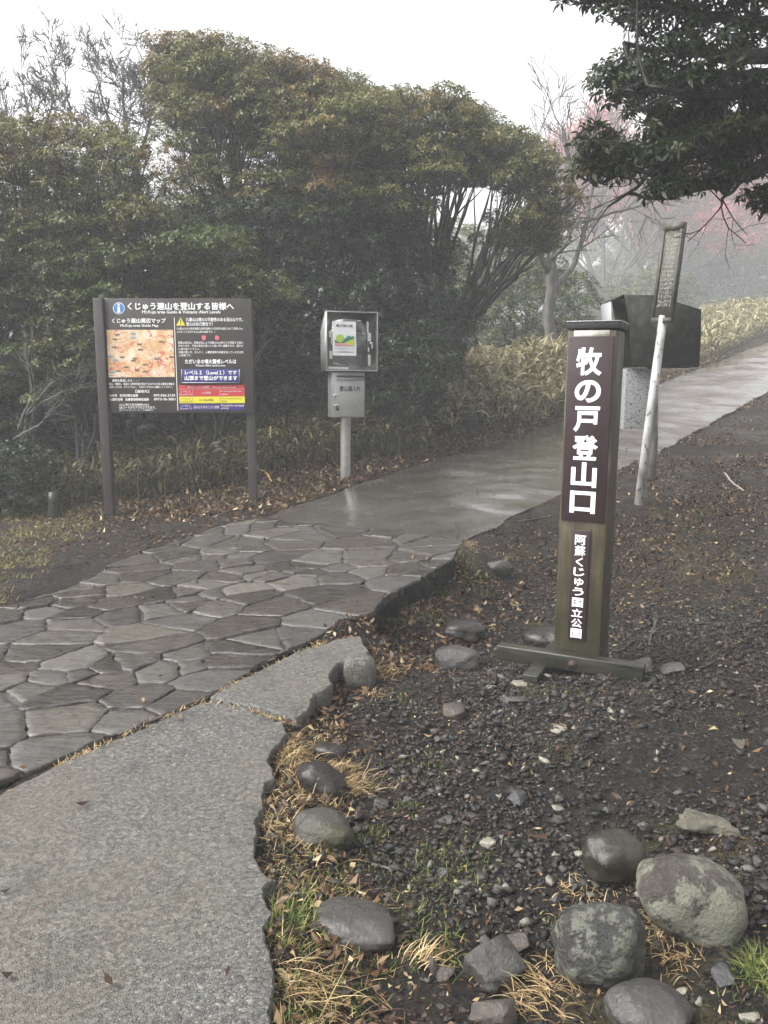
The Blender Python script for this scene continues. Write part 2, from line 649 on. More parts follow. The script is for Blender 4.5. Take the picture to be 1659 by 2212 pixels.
def m_aggregate():
    t = NT('washed_aggregate')
    co = t.coord('Object')
    v1 = t.n('TexVoronoi', Vector=co, Scale=135.0, Randomness=1.0)
    v2 = t.n('TexVoronoi', dict(feature='DISTANCE_TO_EDGE'), Vector=co, Scale=135.0)
    stone = t.ramp(t.n('SeparateColor', Color=v1.outputs['Color']).outputs[0],
                   [(0.0, (0.06, 0.06, 0.057)), (0.35, (0.087, 0.087, 0.083)), (0.65, (0.116, 0.114, 0.107)), (0.92, (0.152, 0.146, 0.13)), (1.0, (0.24, 0.225, 0.19))])
    big = t.noise(co, 1.3, 7, 0.62)
    stone = t.mix(t.rng(big, 0.42, 0.62, 0, 0.75), stone, (0.115, 0.104, 0.086))
    stone = t.mix(t.rng(t.noise(co, 3.7, 6, 0.7), 0.52, 0.68, 0, 0.6), stone, (0.045, 0.044, 0.04))
    pit = t.rng(v2.outputs['Distance'], 0.0, 0.16, 1, 0)
    pitn = t.math('MULTIPLY', pit, t.rng(t.noise(co, 60, 2), 0.42, 0.58, 0.2, 1))
    c = t.mix(t.math('MULTIPLY', pitn, 0.6), stone, (0.02, 0.019, 0.018))
    h = t.math('SUBTRACT', t.math('MULTIPLY', t.noise(co, 120, 3), 0.6), pitn)
    h = t.math('ADD', h, t.math('MULTIPLY', t.noise(co, 32, 2), 0.7))
    nb = t.bump(h, 0.8, 0.005)
    return t.surf(c, t.rng(t.noise(co, 30, 3), 0.35, 0.65, 0.45, 0.7), 0, nb, 0.35)


M['agg'] = m_aggregate()
mb = MB()
slab_mesh(mb, SLAB1, Zp, 0.22, 0.02, 0.011, 0.05, 0.006, 0.006, None, .03)
tag(mb.build('pebble_walkway', M['agg'], smooth=False), kind='structure')


def zslab2(x, y):
    return Zp(x, y) + 0.012 - 0.05 * np.clip((np.asarray(x) + 0.35) * 0.5, 0, 1)


mb = MB()
slab_mesh(mb, SLAB2, zslab2, 0.20, 0.02, 0.011, 0.05, 0.008, 0.008, None, .035)
tag(mb.build('broken_slab', M['agg'], smooth=False), 'broken end piece of grey pebble concrete walkway with a bitten edge beside the flagstones', 'paving slab')


# flagstones: irregular polygons with their own tilt, on a mortar bed
def m_flag():
    t = NT('flagstone')
    co = t.coord('Object')
    g = t.n('NewGeometry').outputs['Random Per Island']
    base = t.ramp(g, [(0.0, (0.016, 0.0135, 0.0115)), (0.2, (0.03, 0.0255, 0.022)), (0.45, (0.047, 0.0395, 0.034)), (0.65, (0.045, 0.043, 0.04)), (0.85, (0.067, 0.061, 0.054)), (0.975, (0.08, 0.073, 0.062)), (1.0, (0.125, 0.112, 0.084))])
    st = t.coord('Object', (3, 16, 3), (0, 0, R(28)))
    n1 = t.noise(st, 2.5, 7, 0.65)
    n2 = t.noise(co, 28, 6, 0.65)
    c = t.mix(t.rng(n1, 0.5, 0.66, 0, 0.5), base, (0.062, 0.049, 0.04))
    c = t.mix(t.rng(n2, 0.5, 0.68, 0, 0.6), c, (0.012, 0.010, 0.009))
    r = t.math('ADD', t.rng(t.noise(st, 2.2, 6, 0.65), 0.4, 0.6, -0.12, 0.2), t.rng(t.n('SeparateColor', Color=t.n('TexWhiteNoise', dict(noise_dimensions='1D'), W=g).outputs['Color']).outputs[1], 0, 1, 0.14, 0.58))
    h = t.math('ADD', t.math('MULTIPLY', n1, 0.9), t.math('MULTIPLY', n2, 0.35))
    return t.surf(c, r, 0, t.bump(h, 0.7, 0.012), 0.6)


M['flag'] = m_flag()
M['mortar'] = m_noise('mortar', [(0.3, (0.02, 0.018, 0.016)), (0.5, (0.04, 0.038, 0.036)), (0.7, (0.07, 0.068, 0.065))], 14, (0.3, 0.7), 0.8, 0.01, 70)
M['conc_edge'] = m_noise('shaded_mossy_concrete', [(0.3, (0.003, 0.003, 0.0022)), (0.5, (0.008, 0.0076, 0.006)), (0.75, (0.028, 0.026, 0.02))], 14, (0.6, 0.95), 1.0, 0.04, 30, spec=.15)  # near-black: the step wall's shadow is painted into its mossy concrete colour
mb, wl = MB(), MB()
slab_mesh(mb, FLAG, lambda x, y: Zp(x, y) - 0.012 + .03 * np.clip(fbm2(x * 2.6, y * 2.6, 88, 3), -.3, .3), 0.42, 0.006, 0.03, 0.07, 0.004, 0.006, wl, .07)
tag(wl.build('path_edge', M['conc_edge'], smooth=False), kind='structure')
tag(mb.build('paving_bed', M['mortar'], smooth=False), kind='structure')


def clip(poly, a, n):
    out = []
    m = len(poly)
    for i in range(m):
        p, q = poly[i], poly[(i + 1) % m]
        dp, dq = (p - a) @ n, (q - a) @ n
        if dp <= 0: out.append(p)
        if (dp < 0) != (dq < 0):
            out.append(p + (q - p) * dp / (dp - dq))
    return out


FP = FLAG[:, :2]


def to_edge(Q):
    """nearest point of the path outline"""
    if len(Q) == 0: return Q
    best, bp = np.full(len(Q), 1e9), Q.copy()
    for i in range(len(FP)):
        a, ab = FP[i], FP[(i + 1) % len(FP)] - FP[i]
        t = np.clip(((Q - a) @ ab) / (ab @ ab), 0, 1)
        c = a + t[:, None] * ab
        d = np.linalg.norm(Q - c, axis=1)
        k = d < best
        best[k], bp[k] = d[k], c[k]
    return bp


seeds = []
lo, hi = FP.min(0), FP.max(0)
tries = 0
while tries < 14000:
    tries += 1
    p = lo + rng.random(2) * (hi - lo)
    if not inside(FP, p[0], p[1]): continue
    dmin = 0.11 + 0.42 * vn2(p[0] * 3.1, p[1] * 3.1, 4) ** 1.4
    if all(np.linalg.norm(p - s) > dmin for s in seeds): seeds.append(p)
seeds = np.array(seeds)
mb = MB()
edge_poly = ccw(FP)
for i, s in enumerate(seeds):
    near = np.argsort(np.linalg.norm(seeds - s, axis=1))[1:16]
    cell = [s + np.array(d) for d in ((-.6, -.6), (.6, -.6), (.6, .6), (-.6, .6))]
    for k in near:
        n = seeds[k] - s
        L = np.linalg.norm(n)
        gap = 0.001 + 0.007 * rng.random() ** 2
        cell = clip(cell, s + n * (0.5 - gap / L), n / L)
        if len(cell) < 3: break
    if len(cell) < 3: continue
    # trim to the outline of the path
    P = ccw(resample(np.array(cell), 0.04))
    ins = inside(FP, P[:, 0], P[:, 1])
    if ins.sum() < 5: continue
    c0 = P[ins].mean(0)
    P[~ins] = to_edge(P[~ins])
    P = P[np.linalg.norm(P - np.roll(P, 1, 0), axis=1) > .004]
    if len(P) < 6: continue
    # rounded, chipped outline
    P = resample(P, 0.018)
    P = inset(P, 0.034 * fbm2(P[:, 0] * 7, P[:, 1] * 7, 50 + i % 7, 2) + 0.022 * fbm2(P[:, 0] * 30, P[:, 1] * 30, 57 + i % 7, 2) + .002)
    a, b = (rng.random(2) - .5) * 0.045
    b += 0.012
    h0 = rng.random() * 0.008

    def zf(x, y, a=a, b=b, c0=c0, h0=h0, i=i):
        return Zp(x, y) + h0 - a * (x - c0[0]) - b * (y - c0[1]) + 0.006 * fbm2(x * 4 + i, y * 9, 60, 3) + 0.007 * np.round(2.2 * fbm2(x * 3 + 3 * i, y * 3, 64, 2))
    Q = inset(P, 0.003)
    v, f = filled(Q, 0.035, zf, 0.02)
    nv = len(v)
    # one island per stone: share the rim of the top with the side wall
    n = len(Q)
    ring1 = np.column_stack([P, zf(P[:, 0], P[:, 1]) - 0.004])
    ring2 = np.column_stack([inset(P, 0.004), Zp(P[:, 0], P[:, 1]) - 0.05])
    # rim vertices keep their order in the triangulation output
    k = np.arange(n)
    q = np.concatenate([np.stack([nv + k, nv + (k + 1) % n, (k + 1) % n, k], -1), np.stack([nv + n + k, nv + n + (k + 1) % n, nv + (k + 1) % n, nv + k], -1)])
    mb.add(np.concatenate([v, ring1, ring2]), f + [list(x) for x in q])
tag(mb.build('flagstone_path', M['flag'], smooth=False), kind='structure')


# concrete path going uphill
def m_path():
    t = NT('wet_concrete')
    co = t.coord('Object')
    st = t.coord('Object', (0.8, 1.35, 1), (0, 0, R(20)))
    n1 = t.noise(st, 1.6, 8, 0.66)
    n2 = t.noise(co, 40, 5, 0.6)
    c = t.ramp(n1, [(0.3, (0.03, 0.027, 0.0215)), (0.5, (0.054, 0.05, 0.042)), (0.7, (0.085, 0.081, 0.074))])
    c = t.mix(t.rng(n2, 0.45, 0.7, 0, 0.5), c, (0.05, 0.047, 0.042))
    r = t.rng(t.noise(st, 2.2, 8, 0.68), 0.38, 0.66, 0.04, 0.36)
    nb = t.bump(t.noise(st, 5, 6), 0.22, 0.02)
    nb = t.bump(n2, 0.2, 0.004, nb)
    return t.surf(c, r, 0, nb, 0.7, 0.25)


def polyline(P, n):
    P = np.asarray(P)
    d = np.concatenate([[0], np.cumsum(np.linalg.norm(np.diff(P, axis=0), axis=1))])
    s = np.linspace(0, d[-1], n)
    return np.column_stack([np.interp(s, d, P[:, k]) for k in range(P.shape[1])])


nl, nc = 260, 26
A, B = polyline(pl, nl), polyline(pr, nl)
s = np.linspace(0, 1, nc)
ext = np.zeros(nl)
row = A[:, None] + (B - A)[:, None] * s[None, :, None]
wv = fbm2(row[..., 0] * 2.2, row[..., 1] * 2.2, 41, 4)
edge = np.minimum(s, 1 - s)[None]
row[..., 0] += np.where(edge < 0.03, 0.16 * fbm2(row[..., 0] * 3, row[..., 1] * 3, 42), 0)
row[..., 2] += 0.03 * wv + 0.03 * np.minimum(edge * 4, 1) - 0.02
low = row.copy()
mb = MB()
mb.add(row.reshape(-1, 3), (lambda i: np.stack([i, i + 1, i + nc + 1, i + nc], -1))((np.arange(nl - 1)[:, None] * nc + np.arange(nc - 1)[None]).ravel()))
for e, flip in ((0, 1), (nc - 1, 0)):
    top = row[:, e]
    v = np.concatenate([top, top - np.array([0, 0, .25])])
    k = np.arange(nl - 1)
    q = np.stack([k, k + 1, nl + k + 1, nl + k], -1)
    mb.add(v, q[:, ::-1] if flip else q)
v = np.concatenate([row[0], row[0] - np.array([0, 0, .25])])
k = np.arange(nc - 1)
mb.add(v, np.stack([k, k + nc, k + nc + 1, k + 1], -1))
tag(mb.build('concrete_path', m_path(), smooth=True), kind='structure')

# ------------------------------------------------------------------ lettering
_tc = bpy.data.curves.new('lettering_source', 'FONT')
_to = bpy.data.objects.new('lettering_source', _tc)
COL.objects.link(_to)


def glyphs(s, bold=0.018, res=3):
    """letter shapes with rounded, thickened strokes, scaled to the unit square"""
    _tc.body = s
    _tc.bevel_depth = bold
    _tc.bevel_resolution = 1 if bold > .021 else 0
    _tc.resolution_u = res
    dg = bpy.context.evaluated_depsgraph_get()
    dg.update()
    me = bpy.data.meshes.new_from_object(_to.evaluated_get(dg))
    v = np.array([w.co[:] for w in me.vertices])
    f = [list(q.vertices) for q in me.polygons if max(me.vertices[k].co.z for k in q.vertices) > 1e-5 and min(me.vertices[k].co.z for k in q.vertices) > -1e-5]
    bpy.data.meshes.remove(me)
    lo, hi = v.min(0), v.max(0)
    v = (v - lo) / (hi - lo + 1e-9)
    return v, f


def letter(mb, s, fn, box, bold=0.018, res=3):
    """writes s into box = (x0, y0, x1, y1), y downwards; fn(x, y) -> 3-D point"""
    v, f = glyphs(s, bold, res)
    x0, y0, x1, y1 = box
    pts = np.array([fn(x0 + a * (x1 - x0), y1 - b * (y1 - y0)) for a, b, _ in v])
    pts[:, 1] -= v[:, 2] * .0012
    mb.add(pts, f)


WHITE = m_flat('white_print', (0.88, 0.88, 0.88), 0.45)
BLACKP = m_flat('black_print', (0.03, 0.03, 0.03), 0.5)
BROWNM = m_noise('brown_metal', [(0.3, (0.034, 0.028, 0.028)), (0.7, (0.05, 0.041, 0.041))], 5, (0.35, 0.55), 0.15, 0.002, 90)
YEL = m_flat('yellow_print', (0.75, 0.68, 0.05), 0.45)
RED = m_flat('red_print', (0.55, 0.05, 0.06), 0.45)
PINK = m_flat('pink_print', (0.75, 0.16, 0.2), 0.45)
NAVY = m_flat('navy_print', (0.035, 0.035, 0.2), 0.45)
CYAN = m_flat('sky_blue_print', (0.06, 0.24, 0.6), 0.45)
GREYM = m_flat('grey_metal', (0.3, 0.3, 0.32), 0.4)


def quad(mb, fn, pts):
    mb.add([fn(*p) for p in pts], [[3, 2, 1, 0]])


# ------------------------------------------------------------------ information board
BY = 9.0
b_l = at(233, 1113, BY)
sc = mpp(at(380, 770, BY))
tl = at(232, 646, BY)
br = at(540, 891, BY)
BW, BH = 1.56, (at(380, 645, BY)[2] - at(380, 892, BY)[2])
bx0 = at(231, 770, BY)[0]
ztop = at(380, 645, BY)[2]
board = thing('information_board', 'wide dark brown notice board on two posts with a pale map and white writing', 'notice board', (bx0 + BW / 2, BY, float(b_l[2])))
OX, OZ = bx0 + BW / 2, float(b_l[2])


def bl(x, y, z): return (x - OX, y - BY, z - OZ)


xl_post = bx0 - 0.052
zb_l, zb_r = float(Zg(xl_post, BY)), float(Zg(bx0 + BW - .05, BY))
MB().box(bl(xl_post, BY, (ztop + zb_l - .3) / 2), (.10, .11, ztop - zb_l + .3), bev=.006).build('post', BROWNM, board)
MB().box(bl(bx0 + BW - .045, BY + .062, (ztop + zb_r - .3) / 2 - .01), (.09, .08, ztop - zb_r + .28), bev=.006).build('post', BROWNM, board)
PANY = BY - .012
panel = MB().box(bl(bx0 + BW / 2 + .002, PANY + .015, ztop - BH / 2), (BW - .008, .03, BH), bev=.004).build('panel', BROWNM, board)


def zb(zx, zy, lift=0.0):
    """picture of the board, measured in its own enlarged frame, onto the panel"""
    v = (zy - 82) / (1142 - 82)
    xl = 167 + 45 * v
    xr = 1518 + 24 * v
    u = (zx - xl) / (xr - xl)
    return bl(bx0 + u * (BW - .008), PANY - .003 - lift, ztop - v * BH)


lt = MB()
for s_, b_, w_ in [
    ('くじゅう連山を登山する皆様へ', (385, 118, 1365, 188), .03),
    ('Mt.Kuju area Guide & Volcanic Alert Levels', (520, 190, 1240, 228), .02),
    ('くじゅう連山周辺マップ', (242, 262, 738, 308), .03),
    ('Mt.Kuju area Guide Map', (318, 316, 670, 348), .02),
    ('九重山は噴火の可能性のある活火山です。', (922, 256, 1445, 292), .022),
    ('登山は自己責任で！', (924, 298, 1168, 332), .022),
    ('（九重山は大分県玖珠郡九重町南部から竹田市北部にかけて東西15km', (838, 345, 1445, 368), .01),
    ('にわたって分布する火山群の総称です。）', (842, 375, 1190, 398), .01),
    ('硫黄山周辺は、気象状況により有毒な火山性ガスが滞留する恐れ', (850, 474, 1448, 498), .01),
    ('があります。不快な臭気を感じたら高い所へ避難するか、速やか', (852, 503, 1448, 527), .01),
    ('に通り抜けて下さい。', (854, 534, 1048, 556), .01),
    ('体調の悪い方、ぜんそく、心臓疾患等の持病を持っている方は特', (855, 562, 1450, 586), .01),
    ('に危険です。', (857, 592, 970, 614), .01),
    ('ただいまの噴火警戒レベルは', (912, 638, 1385, 682), .028),
    ('Volcanic Alert Level is now', (1008, 685, 1283, 707), .015),
    ('異常を発見したら・・・', (242, 825, 490, 850), .02),
    ('噴火、地割れ、地温の上昇等災害が発生するおそれがある異常な現象を', (210, 857, 815, 881), .012),
    ('発見した方は、すぐに下山し、下記のいずれかに通報してください。', (212, 886, 797, 909), .012),
    ('【連絡先】', (455, 923, 580, 953), .015),
    ('大分県　防災対策企画課', (213, 964, 478, 991), .02), ('097-506-3139', (622, 964, 820, 988), .02),
    ('九重町役場　危機管理情報推進課', (215, 1001, 577, 1028), .02), ('0973-76-3801', (624, 1000, 822, 1024), .02),
    ('火山に関する防災情報等は右の', (303, 1052, 580, 1075), .012),
    ('QRコードからアクセスできます。', (303, 1077, 640, 1105), .018),
    ('※QRコードは（株）デンソーウェーブの登録商標です', (303, 1107, 620, 1122), .008)]:
    letter(lt, s_, zb, b_, w_, 2)
lt.build('lettering', WHITE, panel)
quad_mb = MB()
quad(quad_mb, zb, [(812, 255), (818, 255), (847, 1120), (841, 1120)])
quad_mb.build('divider_line', WHITE, panel)


# the guide map: pale relief in cream and orange with pink roads and tiny tags
def m_map():
    t = NT('printed_map')
    co = t.coord('Object')
    n = t.noise(co, 6.5, 6, 0.62, 0.4)
    c = t.ramp(n, [(0.3, (0.78, 0.72, 0.62)), (0.46, (0.72, 0.6, 0.42)), (0.56, (0.66, 0.42, 0.2)), (0.66, (0.62, 0.36, 0.22)), (0.75, (0.72, 0.55, 0.5))])
    w = t.noise(co, 3.2, 3, 0.5, 1.2)
    line = t.math('COMPARE', w, 0.5)
    line.node.inputs[2].default_value = 0.008
    line2 = t.math('COMPARE', t.noise(t.coord('Object', (1, 1, 1), (0.4, 0.3, 0.5)), 4.4, 2, 0.5, 0.8), 0.52)
    line2.node.inputs[2].default_value = 0.007
    c = t.mix(t.math('MAXIMUM', line, line2), c, (0.6, 0.16, 0.13))
    return t.surf(c, 0.4)


mm = MB()
quad(mm, lambda a, b: zb(a, b, .001), [(192, 368), (803, 368), (818, 803), (208, 808)])
mapo = mm.build('guide_map', m_map(), panel)
tg, tb = MB(), MB()
for a, b in [(290, 412), (270, 455), (260, 528), (497, 500), (500, 550), (697, 476), (335, 620), (452, 632), (437, 652), (650, 636), (787, 618), (545, 688), (372, 713), (474, 742), (547, 752), (300, 748)]:
    quad(tg, lambda x, y: zb(x, y, .003), [(a - 22, b - 7), (a + 22, b - 7), (a + 22, b + 8), (a - 22, b + 8)])
for a, b in [(437, 404), (437, 440), (225, 615), (272, 648), (245, 762)]:
    quad(tb, lambda x, y: zb(x, y, .003), [(a - 24, b - 7), (a + 24, b - 7), (a + 24, b + 7), (a - 24, b + 7)])
tg.build('map_tags', m_flat('map_tag_brown', (0.16, 0.12, 0.08)), panel)
tb.build('map_tags', m_flat('map_tag_blue', (0.12, 0.35, 0.6)), panel)
circ = lambda cx, cy, r, n=36: [(cx + r * math.cos(k * 2 * math.pi / n), cy + r * math.sin(k * 2 * math.pi / n)) for k in range(n)]
mb = MB(); mb.add([zb(a, b) for a, b in circ(307, 172, 54)], [list(range(36))[::-1]]); mb.build('symbol_ring', WHITE, panel)
mb = MB(); mb.add([zb(a, b, .002) for a, b in circ(307, 172, 48)], [list(range(36))[::-1]]); mb.build('information_symbol', CYAN, panel)
mb = MB()
mb.add([zb(a, b, .004) for a, b in circ(306, 141, 11, 16)], [list(range(16))[::-1]])
quad(mb, lambda x, y: zb(x, y, .004), [(293, 157), (318, 157), (318, 204), (297, 204)])
quad(mb, lambda x, y: zb(x, y, .0045), [(290, 200), (326, 200), (326, 212), (290, 212)])
mb.build('symbol_letter', WHITE, panel)
mb = MB(); mb.add([zb(a, b) for a, b in ((873, 254), (833, 330), (916, 328))], [[0, 1, 2]]); mb.build('warning_triangle', YEL, panel)
mb = MB()
quad(mb, lambda x, y: zb(x, y, .002), [(868, 273), (879, 273), (876, 305), (871, 305)])
mb.add([zb(a, b, .002) for a, b in circ(873.5, 315, 5, 12)], [list(range(12))[::-1]])
mb.build('exclamation_mark', BLACKP, panel)
mb = MB(); letter(mb, '警', zb, (1064, 419, 1108, 463), .05); letter(mb, '告', zb, (1186, 419, 1229, 463), .05); mb.build('red_lettering', PINK, panel)
for nm, mt, pts in (('red_table', RED, [(853, 880), (1458, 878), (1461, 984), (855, 986)]), ('yellow_table', YEL, [(856, 988), (1461, 986), (1464, 1048), (858, 1051)]), ('blue_table', NAVY, [(859, 1059), (1456, 1056), (1458, 1112), (861, 1114)])):
    mb = MB(); quad(mb, zb, pts); mb.build(nm, mt, panel)
zl = lambda x, y: zb(x, y, .003)
mb = MB()
for s_, b_ in (('噴火レベルの解説　Volcanic Alert Levels', (935, 889, 1377, 911)), ('レベル３', (873, 931, 957, 950)), ('（Level 3）', (860, 954, 972, 976)), ('入山規制', (1062, 941, 1150, 963)), ('Do not approach the', (1238, 929, 1430, 949)), ('volcano', (1240, 956, 1310, 974)),
               ('レベル１', (880, 1064, 962, 1084)), ('（Level 1）', (864, 1089, 974, 1109)), ('活火山であることに留意', (990, 1072, 1226, 1100)), ('Potential for increased', (1242, 1059, 1455, 1081)), ('activity', (1243, 1087, 1315, 1109))):
    letter(mb, s_, zl, b_, .012, 2)
for x in (978, 1228):
    quad(mb, zl, [(x, 920), (x + 2, 920), (x + 3, 984), (x + 1, 984)])
quad(mb, zl, [(856, 917), (1457, 915), (1457, 917), (856, 919)])
mb.build('table_lettering', m_flat('pale_print', (0.75, 0.6, 0.6)), panel)
mb = MB()
for s_, b_ in (('レベル２', (873, 999, 957, 1018)), ('（Level 2）', (862, 1022, 974, 1044)), ('火口周辺規制', (1040, 1007, 1172, 1029)), ('Do not approach the', (1240, 996, 1432, 1014)), ('crater', (1240, 1021, 1300, 1038))):
    letter(mb, s_, zl, b_, .012, 2)
for x in (979, 1231):
    quad(mb, zl, [(x, 990), (x + 2, 990), (x + 3, 1048), (x + 1, 1048)])
mb.build('dark_lettering', m_flat('olive_print', (0.25, 0.22, 0.06)), panel)
# the exchangeable level plate
mb = MB()
p0, p1 = zb(890, 733), zb(1413, 852)
mb.box(((p0[0] + p1[0]) / 2, p0[1] - .011, (p0[2] + p1[2]) / 2), (abs(p1[0] - p0[0]), .02, abs(p0[2] - p1[2])), bev=.002)
lvl = mb.build('level_plate', NAVY, board)
mb = MB()
mb.box(((p0[0] + p1[0]) / 2, p0[1] - .012, p1[2] - .006), (abs(p1[0] - p0[0]) + .012, .028, .010))
for px_ in (p0[0] - .005, p1[0] + .005):
    mb.box((px_, p0[1] - .012, (p0[2] + p1[2]) / 2), (.008, .026, abs(p0[2] - p1[2])))
mb.build('plate_holder', GREYM, lvl)
mb = MB()
letter(mb, 'レベル１（Level１）です', lambda x, y: zb(x, y, .0225), (915, 741, 1393, 785), .025)
letter(mb, '山頂まで登山ができます', lambda x, y: zb(x, y, .0225), (912, 792, 1397, 836), .03)
mb.build('lettering', WHITE, lvl)

# ------------------------------------------------------------------ trailhead marker post
pb = hit(1243, 1452, Zg)
HP = at(1278, 708, pb[1])[2] - pb[2]
marker = thing('marker_post', 'tall square wooden trailhead post with dark brown plates and white vertical writing', 'marker post', tuple(pb), (R(0), R(0.6), R(-25)))
WP = 0.255


def m_post():
    t = NT('weathered_wood')
    co = t.coord('Object', (1, 1, 0.09))
    g = t.noise(co, 34, 6, 0.65)
    c = t.ramp(g, [(0.3, (0.026, 0.019, 0.01)), (0.5, (0.06, 0.045, 0.025)), (0.7, (0.115, 0.09, 0.055))])
    n = t.noise(t.coord('Object', (1, 1, 0.25)), 9, 5, 0.6)
    c = t.mix(t.rng(n, 0.57, 0.7, 0, 0.65), c, (0.2, 0.178, 0.13))
    z = t.n('SeparateXYZ', Vector=t.coord('Object')).outputs[2]
    alg = t.math('MULTIPLY', t.rng(z, 0.2, 0.95, 1, 0), t.rng(t.noise(t.coord('Object'), 7, 4), 0.3, 0.6, 0.3, 0.95))
    c = t.mix(alg, c, (0.02, 0.022, 0.009))
    return t.surf(c, t.rng(n, 0.3, 0.7, 0.35, 0.65), 0, t.bump(g, 0.6, 0.006))


M['post'] = m_post()
MB().box((0, WP / 2, HP / 2 - .1), (WP, WP, HP + .18), bev=.012).build('timber_post', M['post'], marker)
# the pale bare strip under the cap
mb = MB()
mb.box((0, -.0015, HP - .036), (WP * .72, .004, .045))
mb.build('pale_patch', m_noise('bleached_wood', [(0.3, (0.3, 0.28, 0.24)), (0.7, (0.45, 0.43, 0.39))], 20, (.5, .7), .4, .003, 60, (1, 1, .1)), marker)
mb = MB()
mb.box((0.006, WP / 2, HP + .012), (WP + .016, WP + .016, .034), bev=.003)
cap = mb.build('cap', m_noise('dark_sheet_metal', [(0.3, (0.012, 0.012, 0.012)), (0.7, (0.028, 0.028, 0.028))], 8, (0.4, 0.6), 0.1, .002, spec=.3), marker)
MB().box((0.006, WP / 2, HP + .0325), (WP + .022, WP + .022, .005), bev=.001).build('cap_sheet', m_flat('wet_zinc', (0.35, 0.35, 0.36), 0.25, 0.6), cap)
PLATE = m_noise('maroon_plate', [(0.3, (0.02, 0.009, 0.011)), (0.7, (0.028, 0.013, 0.016))], 6, (0.3, 0.45), 0.1, .001)


def plate(name, u0, u1, v0, v1, text, tu0, tu1, boxes, bold):
    x0, x1 = -WP / 2 + u0 * WP, -WP / 2 + u1 * WP
    z1, z0 = HP * (1 - v0), HP * (1 - v1)
    o = MB().box(((x0 + x1) / 2, -.005, (z0 + z1) / 2), (x1 - x0, .012, z1 - z0), bev=.002).build(name, PLATE, marker)
    mb = MB()
    for ch, (a, b) in zip(text, boxes):
        v, f = glyphs(ch, bold, 6)
        if ch in 'くじゅうの': pass
        xa, xb = -WP / 2 + tu0 * WP, -WP / 2 + tu1 * WP
        if ch == 'ゅ': xa, xb = xa + (xb - xa) * .12, xb - (xb - xa) * .05
        if ch == 'く': xa, xb = xa + (xb - xa) * .16, xb - (xb - xa) * .16
        za, zb_ = HP * (1 - a), HP * (1 - b)
        mb.add([(xa + p * (xb - xa), -.0112 - w * .002, zb_ + q * (za - zb_)) for p, q, w in v], f)
    mb.build('lettering', WHITE, o)
    mb = MB()
    for sx in (x0 + .014, x1 - .014):
        for sz in (z0 + .016, z1 - .016):
            mb.box((sx, -.0125, sz), (.006, .003, .006), bev=.001)
    mb.build('screws', PLATE, o)
    return o


def vz(z): return (z - 722) / (2697 - 722)


plate('name_plate', .045, .955, .0235, .545, '牧の戸登山口', .22, .75, [(vz(828), vz(982)), (vz(1006), vz(1130)), (vz(1150), vz(1293)), (vz(1310), vz(1450)), (vz(1463), vz(1603)), (vz(1626), vz(1752))], .034)


def vq(z): return (1950 + z / 2.074 - 1289) / (2627 - 1289)


plate('park_plate', .30, .68, .572, .90, '阿蘇くじゅう国立公園', .365, .60, [(vq(a), vq(b)) for a, b in ((252, 334), (340, 424), (436, 510), (520, 590), (606, 672), (685, 752), (770, 848), (862, 930), (945, 1018), (1028, 1108))], .022)
WETW = m_noise('wet_dark_timber', [(0.3, (0.007, 0.0066, 0.0045)), (0.5, (0.017, 0.0165, 0.011)), (0.75, (0.04, 0.039, 0.028))], 16, (0.25, 0.5), 0.5, .006, 50, (0.15, 1, 1))
bm_ = MB()
bm_.box((-.03, -.052, .075), (.80, .075, .085), bev=.006)
bm_.build('foot_beam', WETW, marker)
MB().box((-WP / 2 - .052, .02, .005), (.085, .62, .085), bev=.006).build('foot_beam', WETW, marker)
MB().tube([(0, -.086, .07), (0, -.098, .07)], .017, 10).tube([(0, -.088, .07), (0, -.093, .07)], .026, 14).build('bolt', m_noise('rusty_iron', [(0.3, (0.015, 0.009, 0.006)), (0.7, (0.04, 0.022, 0.014))], 40, (.5, .8), .4, .002), marker)

# ------------------------------------------------------------------ registration box on a steel pole
STEEL = m_noise('stainless_sheet', [(0.3, (0.36, 0.36, 0.36)), (0.7, (0.52, 0.52, 0.515))], 5, (0.28, 0.5), 0.15, .002, 30, metal=0.75)
STEELD = m_noise('dull_sheet', [(0.3, (0.24, 0.24, 0.235)), (0.7, (0.36, 0.36, 0.35))], 6, (0.35, 0.55), 0.1, .002, metal=0.5)
INNER = m_noise('grey_lining', [(0.3, (0.4, 0.4, 0.4)), (0.55, (0.52, 0.52, 0.515)), (0.8, (0.6, 0.6, 0.59))], 5, (0.5, 0.7), 0, 0)
mbase = at(747, 1020, 9.7)
mz = float(Zg(mbase[0], mbase[1]))
k9 = mpp(at(747, 800, 9.7))
reg = thing('registration_box', 'stainless steel letter box under a glass-fronted display case on a round pole', 'letter box', (mbase[0], mbase[1], mz), (0, R(0.4), R(15)))


def zr(zx, zy): return ((zx - 570) / 2.572 / 1.823 * k9, at(747, 1140 / 1.823 + zy / 2.572 / 1.823, 9.7)[2] - mz)


